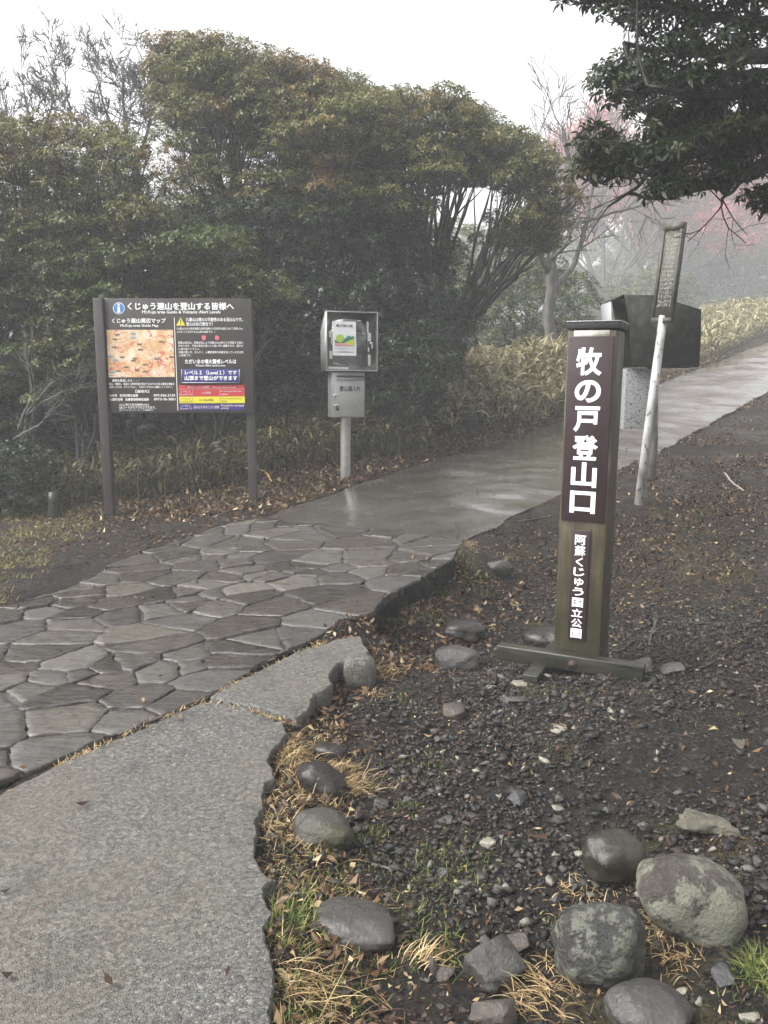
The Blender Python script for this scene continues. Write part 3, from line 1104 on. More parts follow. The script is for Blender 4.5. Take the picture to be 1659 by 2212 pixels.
x0, zt = zr(345, 236); x1, zbt = zr(845, 828)
x0 /= .97; x1 /= .97
cx = (x0 + x1) / 2
LBx0, LBz1 = zr(408, 838); LBx1, LBz0 = zr(745, 1292)
MB().tube([(0.0, .02, -.4), (0.0, .02, LBz0 + .03)], .06, 28, False).build('pole', m_noise('galvanised_pole', [(0.3, (0.3, 0.29, 0.27)), (0.7, (0.45, 0.44, 0.42))], 12, (0.3, 0.5), 0.2, .002, metal=0.7), reg, smooth=True)
lbc = ((LBx0 + LBx1) / 2, .02, (LBz0 + LBz1) / 2)
lw, lh = LBx1 - LBx0, LBz1 - LBz0
lbox = MB().box(lbc, (lw, .24, lh), bev=.004).build('letter_box', STEEL, reg)
fy = lbc[1] - .12
door = MB().box((lbc[0] + .018, fy - .006, lbc[2] - .01), (lw - .05, .012, lh - .045), bev=.003).build('door', STEEL, lbox)
# sloping flap over the slot
sl0, slz = zr(455, 905)[0], zr(455, 905)[1]
mb = MB()
hx0, hx1 = zr(452, 880)[0], zr(735, 880)[0]
hz0, hz1 = zr(0, 912)[1], zr(0, 872)[1]
mb.prism([(fy - .012, hz1), (fy - .045, hz0), (fy - .040, hz0 - .004), (fy - .010, hz0 + .002)], lambda u, w, t: (t, u, w), hx0, hx1)
mb.build('slot_flap', STEELD, lbox)
mb = MB(); letter(mb, '登山届入れ', lambda x, y: (zr(x, y)[0], fy - .0135, zr(x, y)[1]), (483, 976, 700, 1032), .035, 4); mb.build('lettering', BLACKP, lbox)
mb = MB()
for zy in (1068, 1168):
    a, b = zr(455, zy)
    mb.box((a, fy - .018, b), (.055, .012, .016), bev=.003)
    mb.box((zr(428, zy)[0], fy - .014, b - .006), (.02, .02, .024), bev=.003)
mb.build('hasp', m_flat('bright_steel', (0.6, 0.6, 0.6), .3, .6), lbox)
mb = MB()
a, b = zr(460, 1206)
mb.box((a, fy - .022, b), (.034, .02, .036), bev=.004)
th = np.linspace(0, math.pi, 9)
mb.tube([(a + .012 * math.cos(q), fy - .022, b + .02 + .018 * math.sin(q)) for q in th], .004, 6)
mb.build('padlock', m_flat('dark_brass', (0.06, 0.055, 0.045), .4, .5), lbox)
# display case: sheet shell whose top slopes to the back, open front behind a clear pane
D1 = .36
W2 = (x1 - x0) / 2
side = [(0, zbt), (0, zt), (.10, zt - .005), (D1, zt - .20), (D1, zbt)]
fy2 = -.20
mb = MB()
th_ = .008
for sx in (-1, 1):
    mb.prism([(fy2 + a, b) for a, b in side], lambda u, w, t: (t, u, w), cx + sx * W2, cx + sx * (W2 - th_))
mb.box((cx, fy2 + D1 / 2, zbt + .004), (2 * W2 - .016, D1, .008))
mb.box((cx, fy2 + D1 - .004, (zbt + zt - .2) / 2), (2 * W2 - .016, .008, zt - .2 - zbt))
mb.box((cx, fy2 + .05, zt - .004), (2 * W2 - .016, .10, .008))
mb.add([(cx + s_ * (W2 - .008), fy2 + a, b) for s_ in (-1, 1) for a, b in ((.10, zt - .001), (D1, zt - .197))], [[0, 1, 3, 2]])
case = mb.build('display_case', STEELD, reg)
MB().box((cx, fy2 + D1 - .012, (zbt + zt - .2) / 2), (2 * W2 - .03, .006, zt - .21 - zbt)).box((cx + .03, fy2 + .22, zbt + .10), (.22, .2, .18), bev=.004).box((cx - .02, fy2 + .2, zbt + .014), (.5, .24, .01)).box((cx + W2 - .09, fy2 + .1, (zbt + zt) / 2), (.02, .02, zt - zbt - .08)).build('lining', INNER, case)
mb = MB()
fr = .012
for a, b, c, d in ((cx, zt - fr / 2, 2 * W2 + .006, fr), (cx, zbt + fr / 2, 2 * W2 + .006, fr)):
    mb.box((a, fy2 - .006, b), (c, .012, d), bev=.002)
for s_ in (-1, 1):
    mb.box((cx + s_ * (W2 - fr / 2 + .003), fy2 - .006, (zt + zbt) / 2), (fr, .012, zt - zbt - 2 * fr - .001), bev=.002)
mb.build('pane_frame', STEEL, case)


def m_glass():
    t = NT('clear_pane')
    tr = t.n('BsdfTransparent', Color=(0.93, 0.95, 0.95))
    gl = t.n('BsdfGlossy', Roughness=0.08, Color=(0.9, 0.9, 0.9))
    mx = t.n('MixShader', i0=t.rng(t.n('Fresnel', IOR=1.5).outputs[0], 0, 1, 0.08, 1.0))
    t.t.links.new(tr.outputs[0], mx.inputs[1])
    t.t.links.new(gl.outputs[0], mx.inputs[2])
    t.t.links.new(mx.outputs[0], t.out.inputs['Surface'])
    return t.m


glass = MB().box((cx, fy2 + .004, (zt + zbt) / 2), (2 * W2 - .02, .004, zt - zbt - .02)).build('pane', m_glass(), case)
PAPER = m_flat('white_paper', (0.72, 0.73, 0.75), .6)


def zc(x, y, l=0.0):
    a, b = zr(x, y)
    return (a / .97, fy2 - l, b)


mb = MB()
quad(mb, lambda x, y: zc(x, y, .001), [(400, 337), (630, 337), (636, 675), (406, 675)])
poster = mb.build('poster', PAPER, reg)
art = [('poster_sky', (0.62, 0.7, 0.72), [(425, 470), (615, 470), (617, 582), (425, 582)], .002),
       ('poster_hills', (0.03, 0.2, 0.13), [(425, 520), (470, 540), (520, 510), (560, 476), (585, 488), (600, 480), (615, 490), (617, 582), (425, 582)], .003),
       ('poster_hills', (0.5, 0.52, 0.05), [(490, 560), (530, 545), (580, 520), (616, 505), (617, 582), (480, 582)], .004),
       ('poster_hills', (0.6, 0.28, 0.28), [(425, 555), (480, 548), (540, 560), (600, 572), (600, 582), (425, 582)], .005),
       ('poster_hills', (0.36, 0.5, 0.06), circ(475, 505, 40, 20), .006)]
for nm, c_, pts, l_ in art:
    mb = MB(); mb.add([zc(x, y, l_) for x, y in pts], [list(range(len(pts)))[::-1]]); mb.build(nm, m_flat(nm + '_ink', c_, .55), poster)
mb = MB()
letter(mb, '電子登山届', lambda x, y: zc(x, y, .003), (437, 366, 597, 393), .02, 2)
letter(mb, '山岳遭難防止', lambda x, y: zc(x, y, .003), (420, 632, 618, 646), .01, 2)
letter(mb, 'かならず登山届を出しましょう', lambda x, y: zc(x, y, .003), (418, 603, 615, 615), .005, 2)
mb.build('lettering', m_flat('grey_print', (0.12, 0.12, 0.14)), poster)
TAPE = m_flat('old_tape', (0.42, 0.42, 0.41), .6)
for a, b, c, d in ((346, 318, 364, 382), (366, 434, 396, 500), (388, 505, 400, 570), (372, 630, 402, 710), (737, 330, 757, 440), (745, 440, 782, 530), (748, 588, 766, 635), (750, 660, 778, 772), (640, 320, 680, 335), (360, 785, 560, 812)):
    mb = MB()
    quad(mb, lambda x, y: zc(x, y, .0016), [(a, b), (c, b + 3), (c - 2, d), (a + 2, d - 4)])
    mb.build('tape_remnant', TAPE, case)
a, _, b = zc(778, 548)
MB().box((a, fy2 - .022, b), (.03, .03, .018), bev=.005).box((a + .012, fy2 - .018, b - .03), (.012, .02, .07), bev=.003).build('latch', m_flat('bright_latch', (0.65, 0.65, 0.65), .25, .5), case)

# ------------------------------------------------------------------ old leaning sign on a white pole
lp0 = at(1379, 1101, 8.2)
lz = float(Zg(lp0[0], lp0[1]))
lp1 = at(1432, 690, 8.15)
PEEL = None


def m_peel():
    t = NT('peeling_white_paint')
    co = t.coord('Object', (1, 1, 0.5))
    n = t.noise(co, 26, 5, 0.6)
    c = t.ramp(t.noise(co, 9, 4), [(0.3, (0.16, 0.16, 0.155)), (0.5, (0.36, 0.36, 0.355)), (0.75, (0.52, 0.52, 0.51))])
    z = t.n('SeparateXYZ', Vector=t.coord('Object')).outputs[2]
    c = t.mix(t.rng(n, 0.6, 0.64, 0, 1), c, (0.05, 0.042, 0.034))
    return t.surf(c, t.rng(n, 0.3, 0.7, 0.4, 0.7), 0, t.bump(n, 0.4, 0.004))


sign = thing('leaning_sign', 'old white-painted pole leaning to one side with a narrow weathered board at its top', 'sign', (lp0[0], lp0[1], lz))
ld = lp1 - np.array([lp0[0], lp0[1], lz])
MB().tube([-ld * .12, ld * .5, ld * 1.02], [.046, .043, .040], 20).build('pole', m_peel(), sign, smooth=True)
ax = ld / np.linalg.norm(ld)
yaw = R(-62)
wx = np.array([math.cos(yaw), math.sin(yaw), 0]); wx = wx - ax * (wx @ ax); wx /= np.linalg.norm(wx)
nx = np.cross(wx, ax)
BWd, BHt = .25, .92
c0 = ld * .98 + nx * .0


def sg(u, v, d=0.0): return tuple(c0 + wx * u + ax * v + nx * d)


def m_oldboard():
    t = NT('weathered_board')
    co = t.coord('Object', (1, 1, 1))
    n = t.noise(co, 14, 6, 0.65)
    c = t.ramp(n, [(0.3, (0.03, 0.028, 0.02)), (0.5, (0.062, 0.058, 0.045)), (0.7, (0.1, 0.095, 0.08))])
    return t.surf(c, 0.6, 0, t.bump(n, 0.6, 0.006))


OLDB = m_oldboard()
mb = MB()
P8 = [sg(u, v, d) for d in (-.018, .018) for u, v in ((-BWd / 2, 0), (BWd / 2, -.0), (BWd / 2, BHt), (-BWd / 2, BHt))]
mb.add(P8, [[0, 3, 2, 1], [4, 5, 6, 7], [0, 1, 5, 4], [1, 2, 6, 5], [2, 3, 7, 6], [3, 0, 4, 7]])
sb = mb.build('board', OLDB, sign)
sgnf = 1 if (CAM - (np.array(sign.location) + np.array(sg(0, .4)))) @ nx > 0 else -1
mb = MB()
for u0, u1, v0, v1 in ((-BWd / 2, BWd / 2, 0, .05), (-BWd / 2, BWd / 2, BHt - .06, BHt), (-BWd / 2, -BWd / 2 + .03, .051, BHt - .061), (BWd / 2 - .03, BWd / 2, .051, BHt - .061)):
    d0, d1 = sgnf * .0185, sgnf * .03
    q = [sg(u, v, d) for d in (d0, d1) for u, v in ((u0, v0), (u1, v0), (u1, v1), (u0, v1))]
    mb.add(q, [[0, 3, 2, 1], [4, 5, 6, 7], [0, 1, 5, 4], [1, 2, 6, 5], [2, 3, 7, 6], [3, 0, 4, 7]])
mb.build('board_frame', OLDB, sb)
mb = MB()
rr = random.Random(5)
for cxn in range(5):
    u = -BWd / 2 + .055 + cxn * .036
    v = BHt - .12
    while v > .14:
        h = rr.uniform(.012, .03)
        for _ in range(5):
            a = u + rr.uniform(-.014, .014); b = v + rr.uniform(-.012, .012)
            w_, g_ = (rr.uniform(.012, .03), .005) if rr.random() < .5 else (.005, rr.uniform(.012, .028))
            if rr.random() < .95:
                mb.add([sg(a, b, sgnf * .0195), sg(a + w_, b, sgnf * .0195), sg(a + w_, b + g_, sgnf * .0195), sg(a, b + g_, sgnf * .0195)], [[0, 1, 2, 3]])
        v -= .04
mb.build('faded_lettering', m_flat('faded_print', (0.24, 0.24, 0.22), .7), sb)

# ------------------------------------------------------------------ hooded box on a dark pole, seen from behind
hp0 = at(1400, 1042, 9.35)
hz = float(Zg(hp0[0], hp0[1]))
hood = thing('hooded_box', 'dark mossy hooded metal box over a pale grey panel beside the path', 'signal box', (hp0[0], hp0[1], hz))
MOSSM = m_noise('mossy_sheet', [(0.3, (0.01, 0.01, 0.008)), (0.5, (0.02, 0.02, 0.016)), (0.72, (0.045, 0.044, 0.037))], 12, (0.75, 0.95), 0.6, .006, 90, spec=.2)


def hq(zx, zy, Y=9.35):
    p = at((1900 + zx / 1.476) / 1.823, (800 + zy / 1.476) / 1.823, Y)
    return (p[0] - hp0[0], p[2] - hz)


poly = [hq(*q) for q in ((792, 546), (955, 546), (1228, 628), (1226, 790), (1216, 956), (836, 950), (820, 700))]
yb0, yb1 = -.22, .30
mb = MB()
mb.prism(poly, lambda u, w, t: (u, t, w), yb0, yb0 + .012)
mb.prism(poly, lambda u, w, t: (u, t, w), yb1 - .012, yb1)
n_ = len(poly)
for i in range(n_ - 2):
    a, b = poly[i], poly[i + 1]
    mb.add([(a[0], yb0 + .012, a[1]), (b[0], yb0 + .012, b[1]), (b[0], yb1 - .012, b[1]), (a[0], yb1 - .012, a[1])], [[0, 1, 2, 3]])
a, b = poly[4], poly[5]
mb.add([(a[0], yb0 + .012, a[1]), (b[0], yb0 + .012, b[1]), (b[0], yb1 - .012, b[1]), (a[0], yb1 - .012, a[1])], [[0, 1, 2, 3]])
shell = mb.build('hood', MOSSM, hood)
# front lip of the hood reaching out over the open side
q1, q2, q3, q4 = hq(722, 580), hq(790, 546), hq(818, 690), hq(735, 690)
mb = MB()
mb.add([(q2[0], yb0 + .001, q2[1]), (q1[0], yb0 + .03, q1[1]), (q1[0], yb1 - .03, q1[1]), (q2[0], yb1 - .001, q2[1]),
        (q2[0], yb0 + .001, q2[1] + .008), (q1[0], yb0 + .03, q1[1] + .008), (q1[0], yb1 - .03, q1[1] + .008), (q2[0], yb1 - .001, q2[1] + .008)],
       [[0, 1, 2, 3], [7, 6, 5, 4], [0, 4, 5, 1], [1, 5, 6, 2], [2, 6, 7, 3], [3, 7, 4, 0]])
mb.build('lip', MOSSM, shell)
mb = MB()
mb.prism([q1, (q1[0] + .012, q1[1]), (q4[0] + .012, q4[1] - .25), (q4[0], q4[1] - .25)], lambda u, w, t: (u, t, w), yb0 + .06, yb1 - .06)
mb.build('inner_panel', m_flat('pale_grey_paint', (0.25, 0.255, 0.26), .5), hood)


def m_speck():
    t = NT('speckled_grey_paint')
    co = t.coord('Object')
    z = t.n('SeparateXYZ', Vector=co).outputs[2]
    n = t.noise(co, 70, 3, 0.6)
    f = t.math('MULTIPLY', t.rng(z, 0.25, 0.62, 0.16, 0.0), 1.0)
    k = t.rng(t.math('ADD', n, f), 0.56, 0.6, 0, 1)
    c = t.mix(k, (0.27, 0.275, 0.28), (0.045, 0.045, 0.035))
    return t.surf(c, 0.5)


a0, a1 = hq(822, 962), hq(972, 1312)
MB().box(((a0[0] + a1[0]) / 2, .0, (a0[1] + a1[1]) / 2), (a1[0] - a0[0], .16, a0[1] - a1[1]), bev=.006).build('lower_panel', m_speck(), hood)
p_t = hq(1000, 956); p_b = hq(978, 1640)
MB().tube([(p_b[0], .03, -.3), (p_b[0], .03, .45), (p_t[0] - .01, .03, p_t[1] + .03)], .062, 20).build('pole', m_noise('grimy_pole', [(0.3, (0.05, 0.05, 0.045)), (0.6, (0.16, 0.16, 0.15)), (0.8, (0.3, 0.3, 0.29))], 9, (.4, .7), .4, .004), hood, smooth=True)

# ------------------------------------------------------------------ stump
sp = hit(118, 1118, Zg)
mb = MB()
mb.tube([(0, 0, -.1), (0, 0, .06), (.004, 0, .2), (.0, .0, .29)], [.075, .068, .062, .058], 14)
tag(mb.build('stump', WETW, None, smooth=False), 'short dark cut stump standing in the grass by the bushes', 'stump').location = sp

# ------------------------------------------------------------------ stones
def m_rock(name, stops, rough, lichen=None, thr=(0.53, 0.57), lscale=9, moss=0.0, bump=0.4, fine=70):
    t = NT(name)
    co = t.coord('Object')
    n = t.noise(co, 7, 6, 0.6)
    f = t.noise(co, fine, 5, 0.7)
    c = t.ramp(n, stops)
    c = t.mix(t.rng(f, 0.5, 0.72, 0, 0.45), c, tuple(x * 2.2 for x in stops[-1][1]))
    r = t.rng(t.noise(co, 5, 3), 0.35, 0.65, rough[0], rough[1])
    if lichen:
        k = t.rng(t.noise(co, lscale, 12, 0.76), thr[0], thr[1], 0, 0.85)
        c = t.mix(k, c, lichen)
        r = t.math('ADD', r, t.math('MULTIPLY', k, 0.25))
    if moss:
        k = t.math('MULTIPLY', t.rng(t.noise(co, 6, 5), 0.42, 0.62, 0, 1), moss)
        c = t.mix(k, c, (0.035, 0.038, 0.014))
    return t.surf(c, r, 0, t.bump(t.math('ADD', t.math('MULTIPLY', n, 1.5), f), bump, 0.02))


WETR = m_rock('wet_basalt', [(0.3, (0.012, 0.010, 0.0095)), (0.7, (0.028, 0.025, 0.023))], (0.12, 0.3), bump=.3)
GREYR = m_rock('grey_stone', [(0.3, (0.027, 0.025, 0.0235)), (0.7, (0.065, 0.062, 0.058))], (0.22, 0.46), bump=.6)
MOSSR = m_rock('mossy_stone', [(0.3, (0.028, 0.026, 0.023)), (0.7, (0.065, 0.062, 0.055))], (0.25, 0.5), moss=.85, bump=.5)
LICHR = m_rock('lichen_boulder', [(0.3, (0.035, 0.029, 0.026)), (0.7, (0.072, 0.061, 0.055))], (0.3, 0.5), (0.2, 0.203, 0.16), (0.485, 0.52), 4.2, .35, .9)
SPECR = m_rock('speckled_boulder', [(0.3, (0.018, 0.0178, 0.0175)), (0.7, (0.046, 0.045, 0.044))], (0.24, 0.45), (0.145, 0.148, 0.12), (0.505, 0.55), 26, .25, .9)
PALER = m_rock('pale_stone', [(0.3, (0.13, 0.123, 0.1)), (0.7, (0.26, 0.24, 0.2))], (0.4, 0.6), bump=.5)
BROWNR = m_rock('brown_stone', [(0.3, (0.035, 0.029, 0.025)), (0.7, (0.08, 0.066, 0.056))], (0.3, 0.55), bump=.6)
CRAGR = m_rock('craggy_stone', [(0.3, (0.05, 0.046, 0.036)), (0.7, (0.13, 0.118, 0.09))], (0.45, 0.7), moss=.25, bump=.9, fine=40)
DARKR = m_rock('dark_stone', [(0.3, (0.026, 0.026, 0.027)), (0.7, (0.065, 0.065, 0.066))], (0.25, 0.5), bump=.6)


def round_stone(name, label, px, py, w, h, mat, seed, tilt=0, yaw=0, n=2.5, sink=.32, ry=.85, lump=.19, cat='boulder', group=None):
    g = hit(px, py, Zg, 0.05)
    k = mpp(g)
    rx, hh = w * k / 2, h * k / 2
    e = math.atan2(CAMZ - g[2], math.hypot(g[0], g[1]))
    ryy = rx * ry
    while (ryy * math.sin(e)) > hh * .92: ryy *= .95
    rz = max(math.sqrt(max(hh ** 2 - (ryy * math.sin(e)) ** 2, 0)) / math.cos(e), .35 * rx)
    c = hit(px, py, Zg, rz * (1 - 2 * sink))
    bm = bmesh.new()
    bmesh.ops.create_icosphere(bm, subdivisions=5, radius=1)
    p = np.array([v.co[:] for v in bm.verts])
    r = (np.abs(p) ** n).sum(1) ** (-1 / n)
    q = p * r[:, None]
    q *= (1 + lump * 2 * vn3(p * 1.15 + seed * 7.7, seed) + lump * .7 * vn3(p * 2.6 + seed, seed + 1) + .035 * vn3(p * 6, seed + 2) + .016 * vn3(p * 15, seed + 5))[:, None]
    q /= np.abs(q).max(0)
    q *= np.array([rx, ryy, rz])
    f = np.array([[v.index for v in a.verts] for a in bm.faces])
    bm.free()
    o = MB().add(q, f).build(name, mat, None, smooth=True)
    o.location = c
    o.rotation_euler = (0, R(tilt), R(yaw))
    return tag(o, label, cat, group)


def hull_points(rg, s=(1, 1, 1), m=16):
    p = rg.normal(size=(m, 3))
    p /= np.linalg.norm(p, axis=1)[:, None]
    p *= (0.8 + .3 * rg.random((m, 1)))
    return p * np.array(s)


def hull_mesh(pts, bev=0.0, seg=1):
    bm = bmesh.new()
    for q in pts: bm.verts.new(q)
    r = bmesh.ops.convex_hull(bm, input=list(bm.verts))
    bmesh.ops.delete(bm, geom=[v for v in r['geom_interior'] if isinstance(v, bmesh.types.BMVert)], context='VERTS')
    if bev:
        bmesh.ops.dissolve_limit(bm, angle_limit=R(16), verts=list(bm.verts), edges=list(bm.edges))
        bmesh.ops.bevel(bm, geom=list(bm.edges), offset=bev, segments=seg, affect='EDGES')
        bmesh.ops.triangulate(bm, faces=list(bm.faces))
        bmesh.ops.subdivide_edges(bm, edges=list(bm.edges), cuts=2, use_grid_fill=True)
        bmesh.ops.triangulate(bm, faces=list(bm.faces))
    bm.verts.index_update()
    v = np.array([q.co[:] for q in bm.verts])
    f = [[q.index for q in a.verts] for a in bm.faces]
    bm.free()
    return v, f


def angular_stone(name, label, px, py, w, h, mat, seed, tilt=0, yaw=0, sink=.25, cat='stone', ry=.8, flat=None, group=None):
    g = hit(px, py, Zg, 0.02)
    k = mpp(g)
    rx, hh = w * k / 2, h * k / 2
    e = math.atan2(CAMZ - g[2], math.hypot(g[0], g[1]))
    ryy = rx * ry
    while ryy * math.sin(e) > hh * .9: ryy *= .95
    rz = max(math.sqrt(max(hh ** 2 - (ryy * math.sin(e)) ** 2, 0)) / math.cos(e), .3 * rx)
    c = hit(px, py, Zg, rz * (1 - 2 * sink))
    rg = np.random.default_rng(seed)
    v, f = hull_mesh(hull_points(rg, (1, 1, 1), 17), .05, 1)
    v = v / np.abs(v).max(0)
    v = v * (1 + .05 * vn3(v * 4 + seed, seed) + .03 * vn3(v * 11 + seed, seed + 3))[:, None]
    o = MB().add(v * np.array([rx, ryy, rz]), f).build(name, mat, None, smooth=False)
    o.location = c
    o.rotation_euler = (0, R(tilt), R(yaw))
    return tag(o, label, cat, group)


round_stone('boulder', 'flat-topped wet black boulder, farther of the two between step and post', 1000, 1363, 96, 52, WETR, 1, 0, 5, 3.0, .3)
round_stone('boulder', 'rounded matt grey boulder just in front of the flat-topped black one', 988, 1427, 102, 66, GREYR, 2, 4, 10, 2.4, .28)
round_stone('boulder', 'glossy black boulder half hidden behind the marker post', 1178, 1384, 112, 66, WETR, 3, -6, 0, 2.5, .28)
round_stone('boulder', 'dim brown boulder behind the straw tuft at the walkway edge', 712, 1628, 80, 50, WETR, 4, 8, 0, 2.4, .4)
round_stone('boulder', 'wet dark boulder slanting downwards beside the straw tuft', 697, 1688, 128, 84, WETR, 5, 32, -10, 2.6, .3)
round_stone('boulder', 'oval boulder with green moss on its face, beside the walkway edge', 697, 1797, 138, 92, MOSSR, 6, 0, 0, 2.7, .25)
round_stone('boulder', 'low flat grey boulder sunk in grass at the walkway edge', 766, 1996, 196, 100, m_rock('smooth_grey_stone', [(0.3, (0.025, 0.023, 0.022)), (0.7, (0.06, 0.056, 0.053))], (0.2, 0.42), bump=.3), 7, 8, 0, 2.3, .35)
round_stone('boulder', 'dark squarish boulder at the back of the cluster of three', 1328, 1857, 142, 118, m_rock('dark_green_stone', [(0.3, (0.013, 0.0115, 0.009)), (0.7, (0.035, 0.032, 0.026))], (0.18, 0.38), moss=.3, bump=.3), 8, 0, 20, 2.9, .22)
round_stone('boulder', 'largest boulder, grey with pale green lichen patches', 1493, 1938, 240, 190, LICHR, 9, 26, 0, 2.4, .2)
round_stone('boulder', 'dark boulder peppered with pale speckles, in front of the lichen boulder', 1300, 2045, 212, 188, SPECR, 13, -4, 0, 2.05, .25)
round_stone('boulder', 'smooth grey boulder cut off by the bottom of the photo', 1402, 2188, 200, 130, m_rock('plain_grey_stone', [(0.3, (0.026, 0.025, 0.024)), (0.7, (0.055, 0.053, 0.05))], (0.2, 0.42), bump=.4), 11, 6, 0, 2.5, .3)
round_stone('concrete_lump', 'rounded lump of grey pebble concrete at the broken walkway end', 776, 1452, 74, 78, M['agg'], 12, 0, 0, 2.8, .2, .9, .08, 'concrete lump')
angular_stone('stone', 'dark angular stone standing up from gravel left of the foot beam', 975, 1537, 66, 42, BROWNR, 21)
round_stone('rock', 'flat craggy grey-brown rock lying beyond the lichen boulder', 1528, 1777, 146, 58, CRAGR, 27, 8, 0, 2.2, .12, .6, .5, 'rock')
angular_stone('rock', 'large grey block with sharp edges left of the speckled boulder', 1063, 2078, 128, 104, GREYR, 23, -12, 20, .2)
angular_stone('rock', 'purple-grey slab of rock at the bottom edge of the photo', 1062, 2182, 110, 74, BROWNR, 24, 4, 0, .3)
angular_stone('rock', 'angular stone with a pale top in the grass by the path corner', 1078, 1226, 62, 44, GREYR, 25, 8, 0, .2)
angular_stone('rock', 'rough brown rock against the left side of the grey block', 1100, 2040, 90, 50, BROWNR, 26, -20, 0, .2)


def z5(x, y): return ((1000 + x / 1.508) / 1.823, (2300 + y / 1.508) / 1.823)
def z6(x, y): return ((1000 + x / 1.659) / 1.823, (3000 + y / 1.659) / 1.823)
def z7(x, y): return ((2000 + x / 1.62) / 1.823, (2900 + y / 1.62) / 1.823)


LOOSE = [
    (z5(1140, 1405), 44, 20, GREYR, 'flat pale grey chip in the middle of the gravel'),
    (z5(880, 1465), 24, 24, BROWNR, 'small purplish stone in the gravel right of the mossy boulder'),
    (z5(1395, 1535), 40, 24, PALER, 'smooth light grey pebble alone on bare mud'),
    (z5(748, 1312), 50, 34, GREYR, 'rough grey stone above the mossy oval boulder'),
    (z5(1100, 925), 30, 18, DARKR, 'dark chip in the gravel near the brown leaf'),
    (z5(915, 1275), 28, 16, GREYR, 'grey chip near the rough grey stone'),
    (z5(1560, 1262), 62, 34, DARKR, 'broad flat stone sunk level with the mud'),
    (z5(1490, 690), 44, 26, GREYR, 'grey stone just below the lower foot beam'),
    (z5(1575, 600), 60, 22, PALER, 'pale greenish flat stone under the foot beam'),
    (z5(1400, 618), 30, 12, PALER, 'thin whitish stone left of the foot beam'),
    (z6(1165, 1345), 34, 44, BROWNR, 'upright reddish-brown stone left of the grey block'),
    (z6(1250, 1375), 54, 38, BROWNR, 'brown stone touching the front of the reddish upright one'),
    (z6(1380, 790), 40, 22, GREYR, 'rounded grey stone on the gravel above the dark heap'),
    (z6(1510, 1170), 34, 22, DARKR, 'bluish dark stone behind the grey block'),
    (z6(1230, 725), 40, 24, DARKR, 'dark blue-grey stone below the green grass patch'),
    (z6(1560, 1225), 62, 30, MOSSR, 'long bark-like stone lying across the top of the block'),
    (z7(320, 455), 34, 18, PALER, 'whitest stone on the gravel, right of centre'),
    (z7(325, 520), 26, 16, BROWNR, 'tan stone right below the whitest one'),
    (z7(605, 637), 38, 24, GREYR, 'grey stone touching the back of the squarish boulder'),
    (z7(458, 748), 24, 14, PALER, 'small white stone left of the squarish boulder'),
    (z7(310, 1040), 28, 26, DARKR, 'dark cube-like stone left of the speckled boulder'),
    (z7(630, 475), 22, 18, DARKR, 'bluish chip on the gravel above the squarish boulder'),
    (z7(1468, 45), 40, 20, BROWNR, 'orange-brown stone near the right edge of the photo'),
    (z7(430, 968), 22, 20, GREYR, 'little grey stone in the dead grass of the boulder cluster'),
    (z7(1540, 1795), 50, 30, PALER, 'pale blocky stone in the bottom right corner'),
    (z7(1215, 1692), 22, 24, PALER, 'cream pebble right of the cut-off grey boulder'),
    (z7(1105, 1628), 26, 16, PALER, 'thin cream chip above the cut-off grey boulder'),
    (z7(1375, 1522), 72, 34, DARKR, 'broad dark slab right of the speckled boulder'),
    (z7(1590, 800), 34, 24, GREYR, 'grey stone right of the craggy flat rock'),
    (z7(1410, 1288), 26, 18, GREYR, 'small grey stone in front of the lichen boulder'),
    ((1380, 1440), 70, 36, GREYR, 'flat grey stone against the right side of the post'),
    ((1452, 1448), 66, 30, GREYR, 'low grey stone right of the one beside the post'),
    ((1205, 1574), 52, 20, PALER, 'pale flat stone in front of the marker post'),
    ((1120, 1512), 54, 22, GREYR, 'grey stone beside the end of the lower foot beam'),
]
for i, (p, w, h, mt, lb) in enumerate(LOOSE):
    angular_stone('loose_stone', lb, p[0], p[1], w, h, mt, 100 + i, (i * 37 % 30) - 15, i * 53 % 90, .3, 'stone', .8, None, 'loose stones on the gravel')


# ------------------------------------------------------------------ gravel, litter, grass
def free_ground(x, y, margin=0.0):
    k = inside(FLAG, x, y) | inside(SLAB1, x, y) | inside(SLAB2, x, y) | inside(ROAD, x, y)
    return ~k


def in_view(x, y, z, m=380):
    d = np.stack([x, y * CP - (z - CAMZ) * SP, y * SP + (z - CAMZ) * CP])
    u = PW / 2 + FPX * d[0] / d[1]
    v = PH / 2 - FPX * d[2] / d[1]
    return (u > -m) & (u < PW + m) & (v > -m) & (v < PH + m) & (d[1] > 0)


def rot_rand(n, flat=1.0):
    q = rng.normal(size=(n, 4))
    q /= np.linalg.norm(q, axis=1)[:, None]
    w, x, y, z = q.T
    return np.stack([np.stack([1 - 2 * (y * y + z * z), 2 * (x * y - z * w), 2 * (x * z + y * w)], -1),
                     np.stack([2 * (x * y + z * w), 1 - 2 * (x * x + z * z), 2 * (y * z - x * w)], -1),
                     np.stack([2 * (x * z - y * w), 2 * (y * z + x * w), 1 - 2 * (x * x + y * y)], -1)], 1)


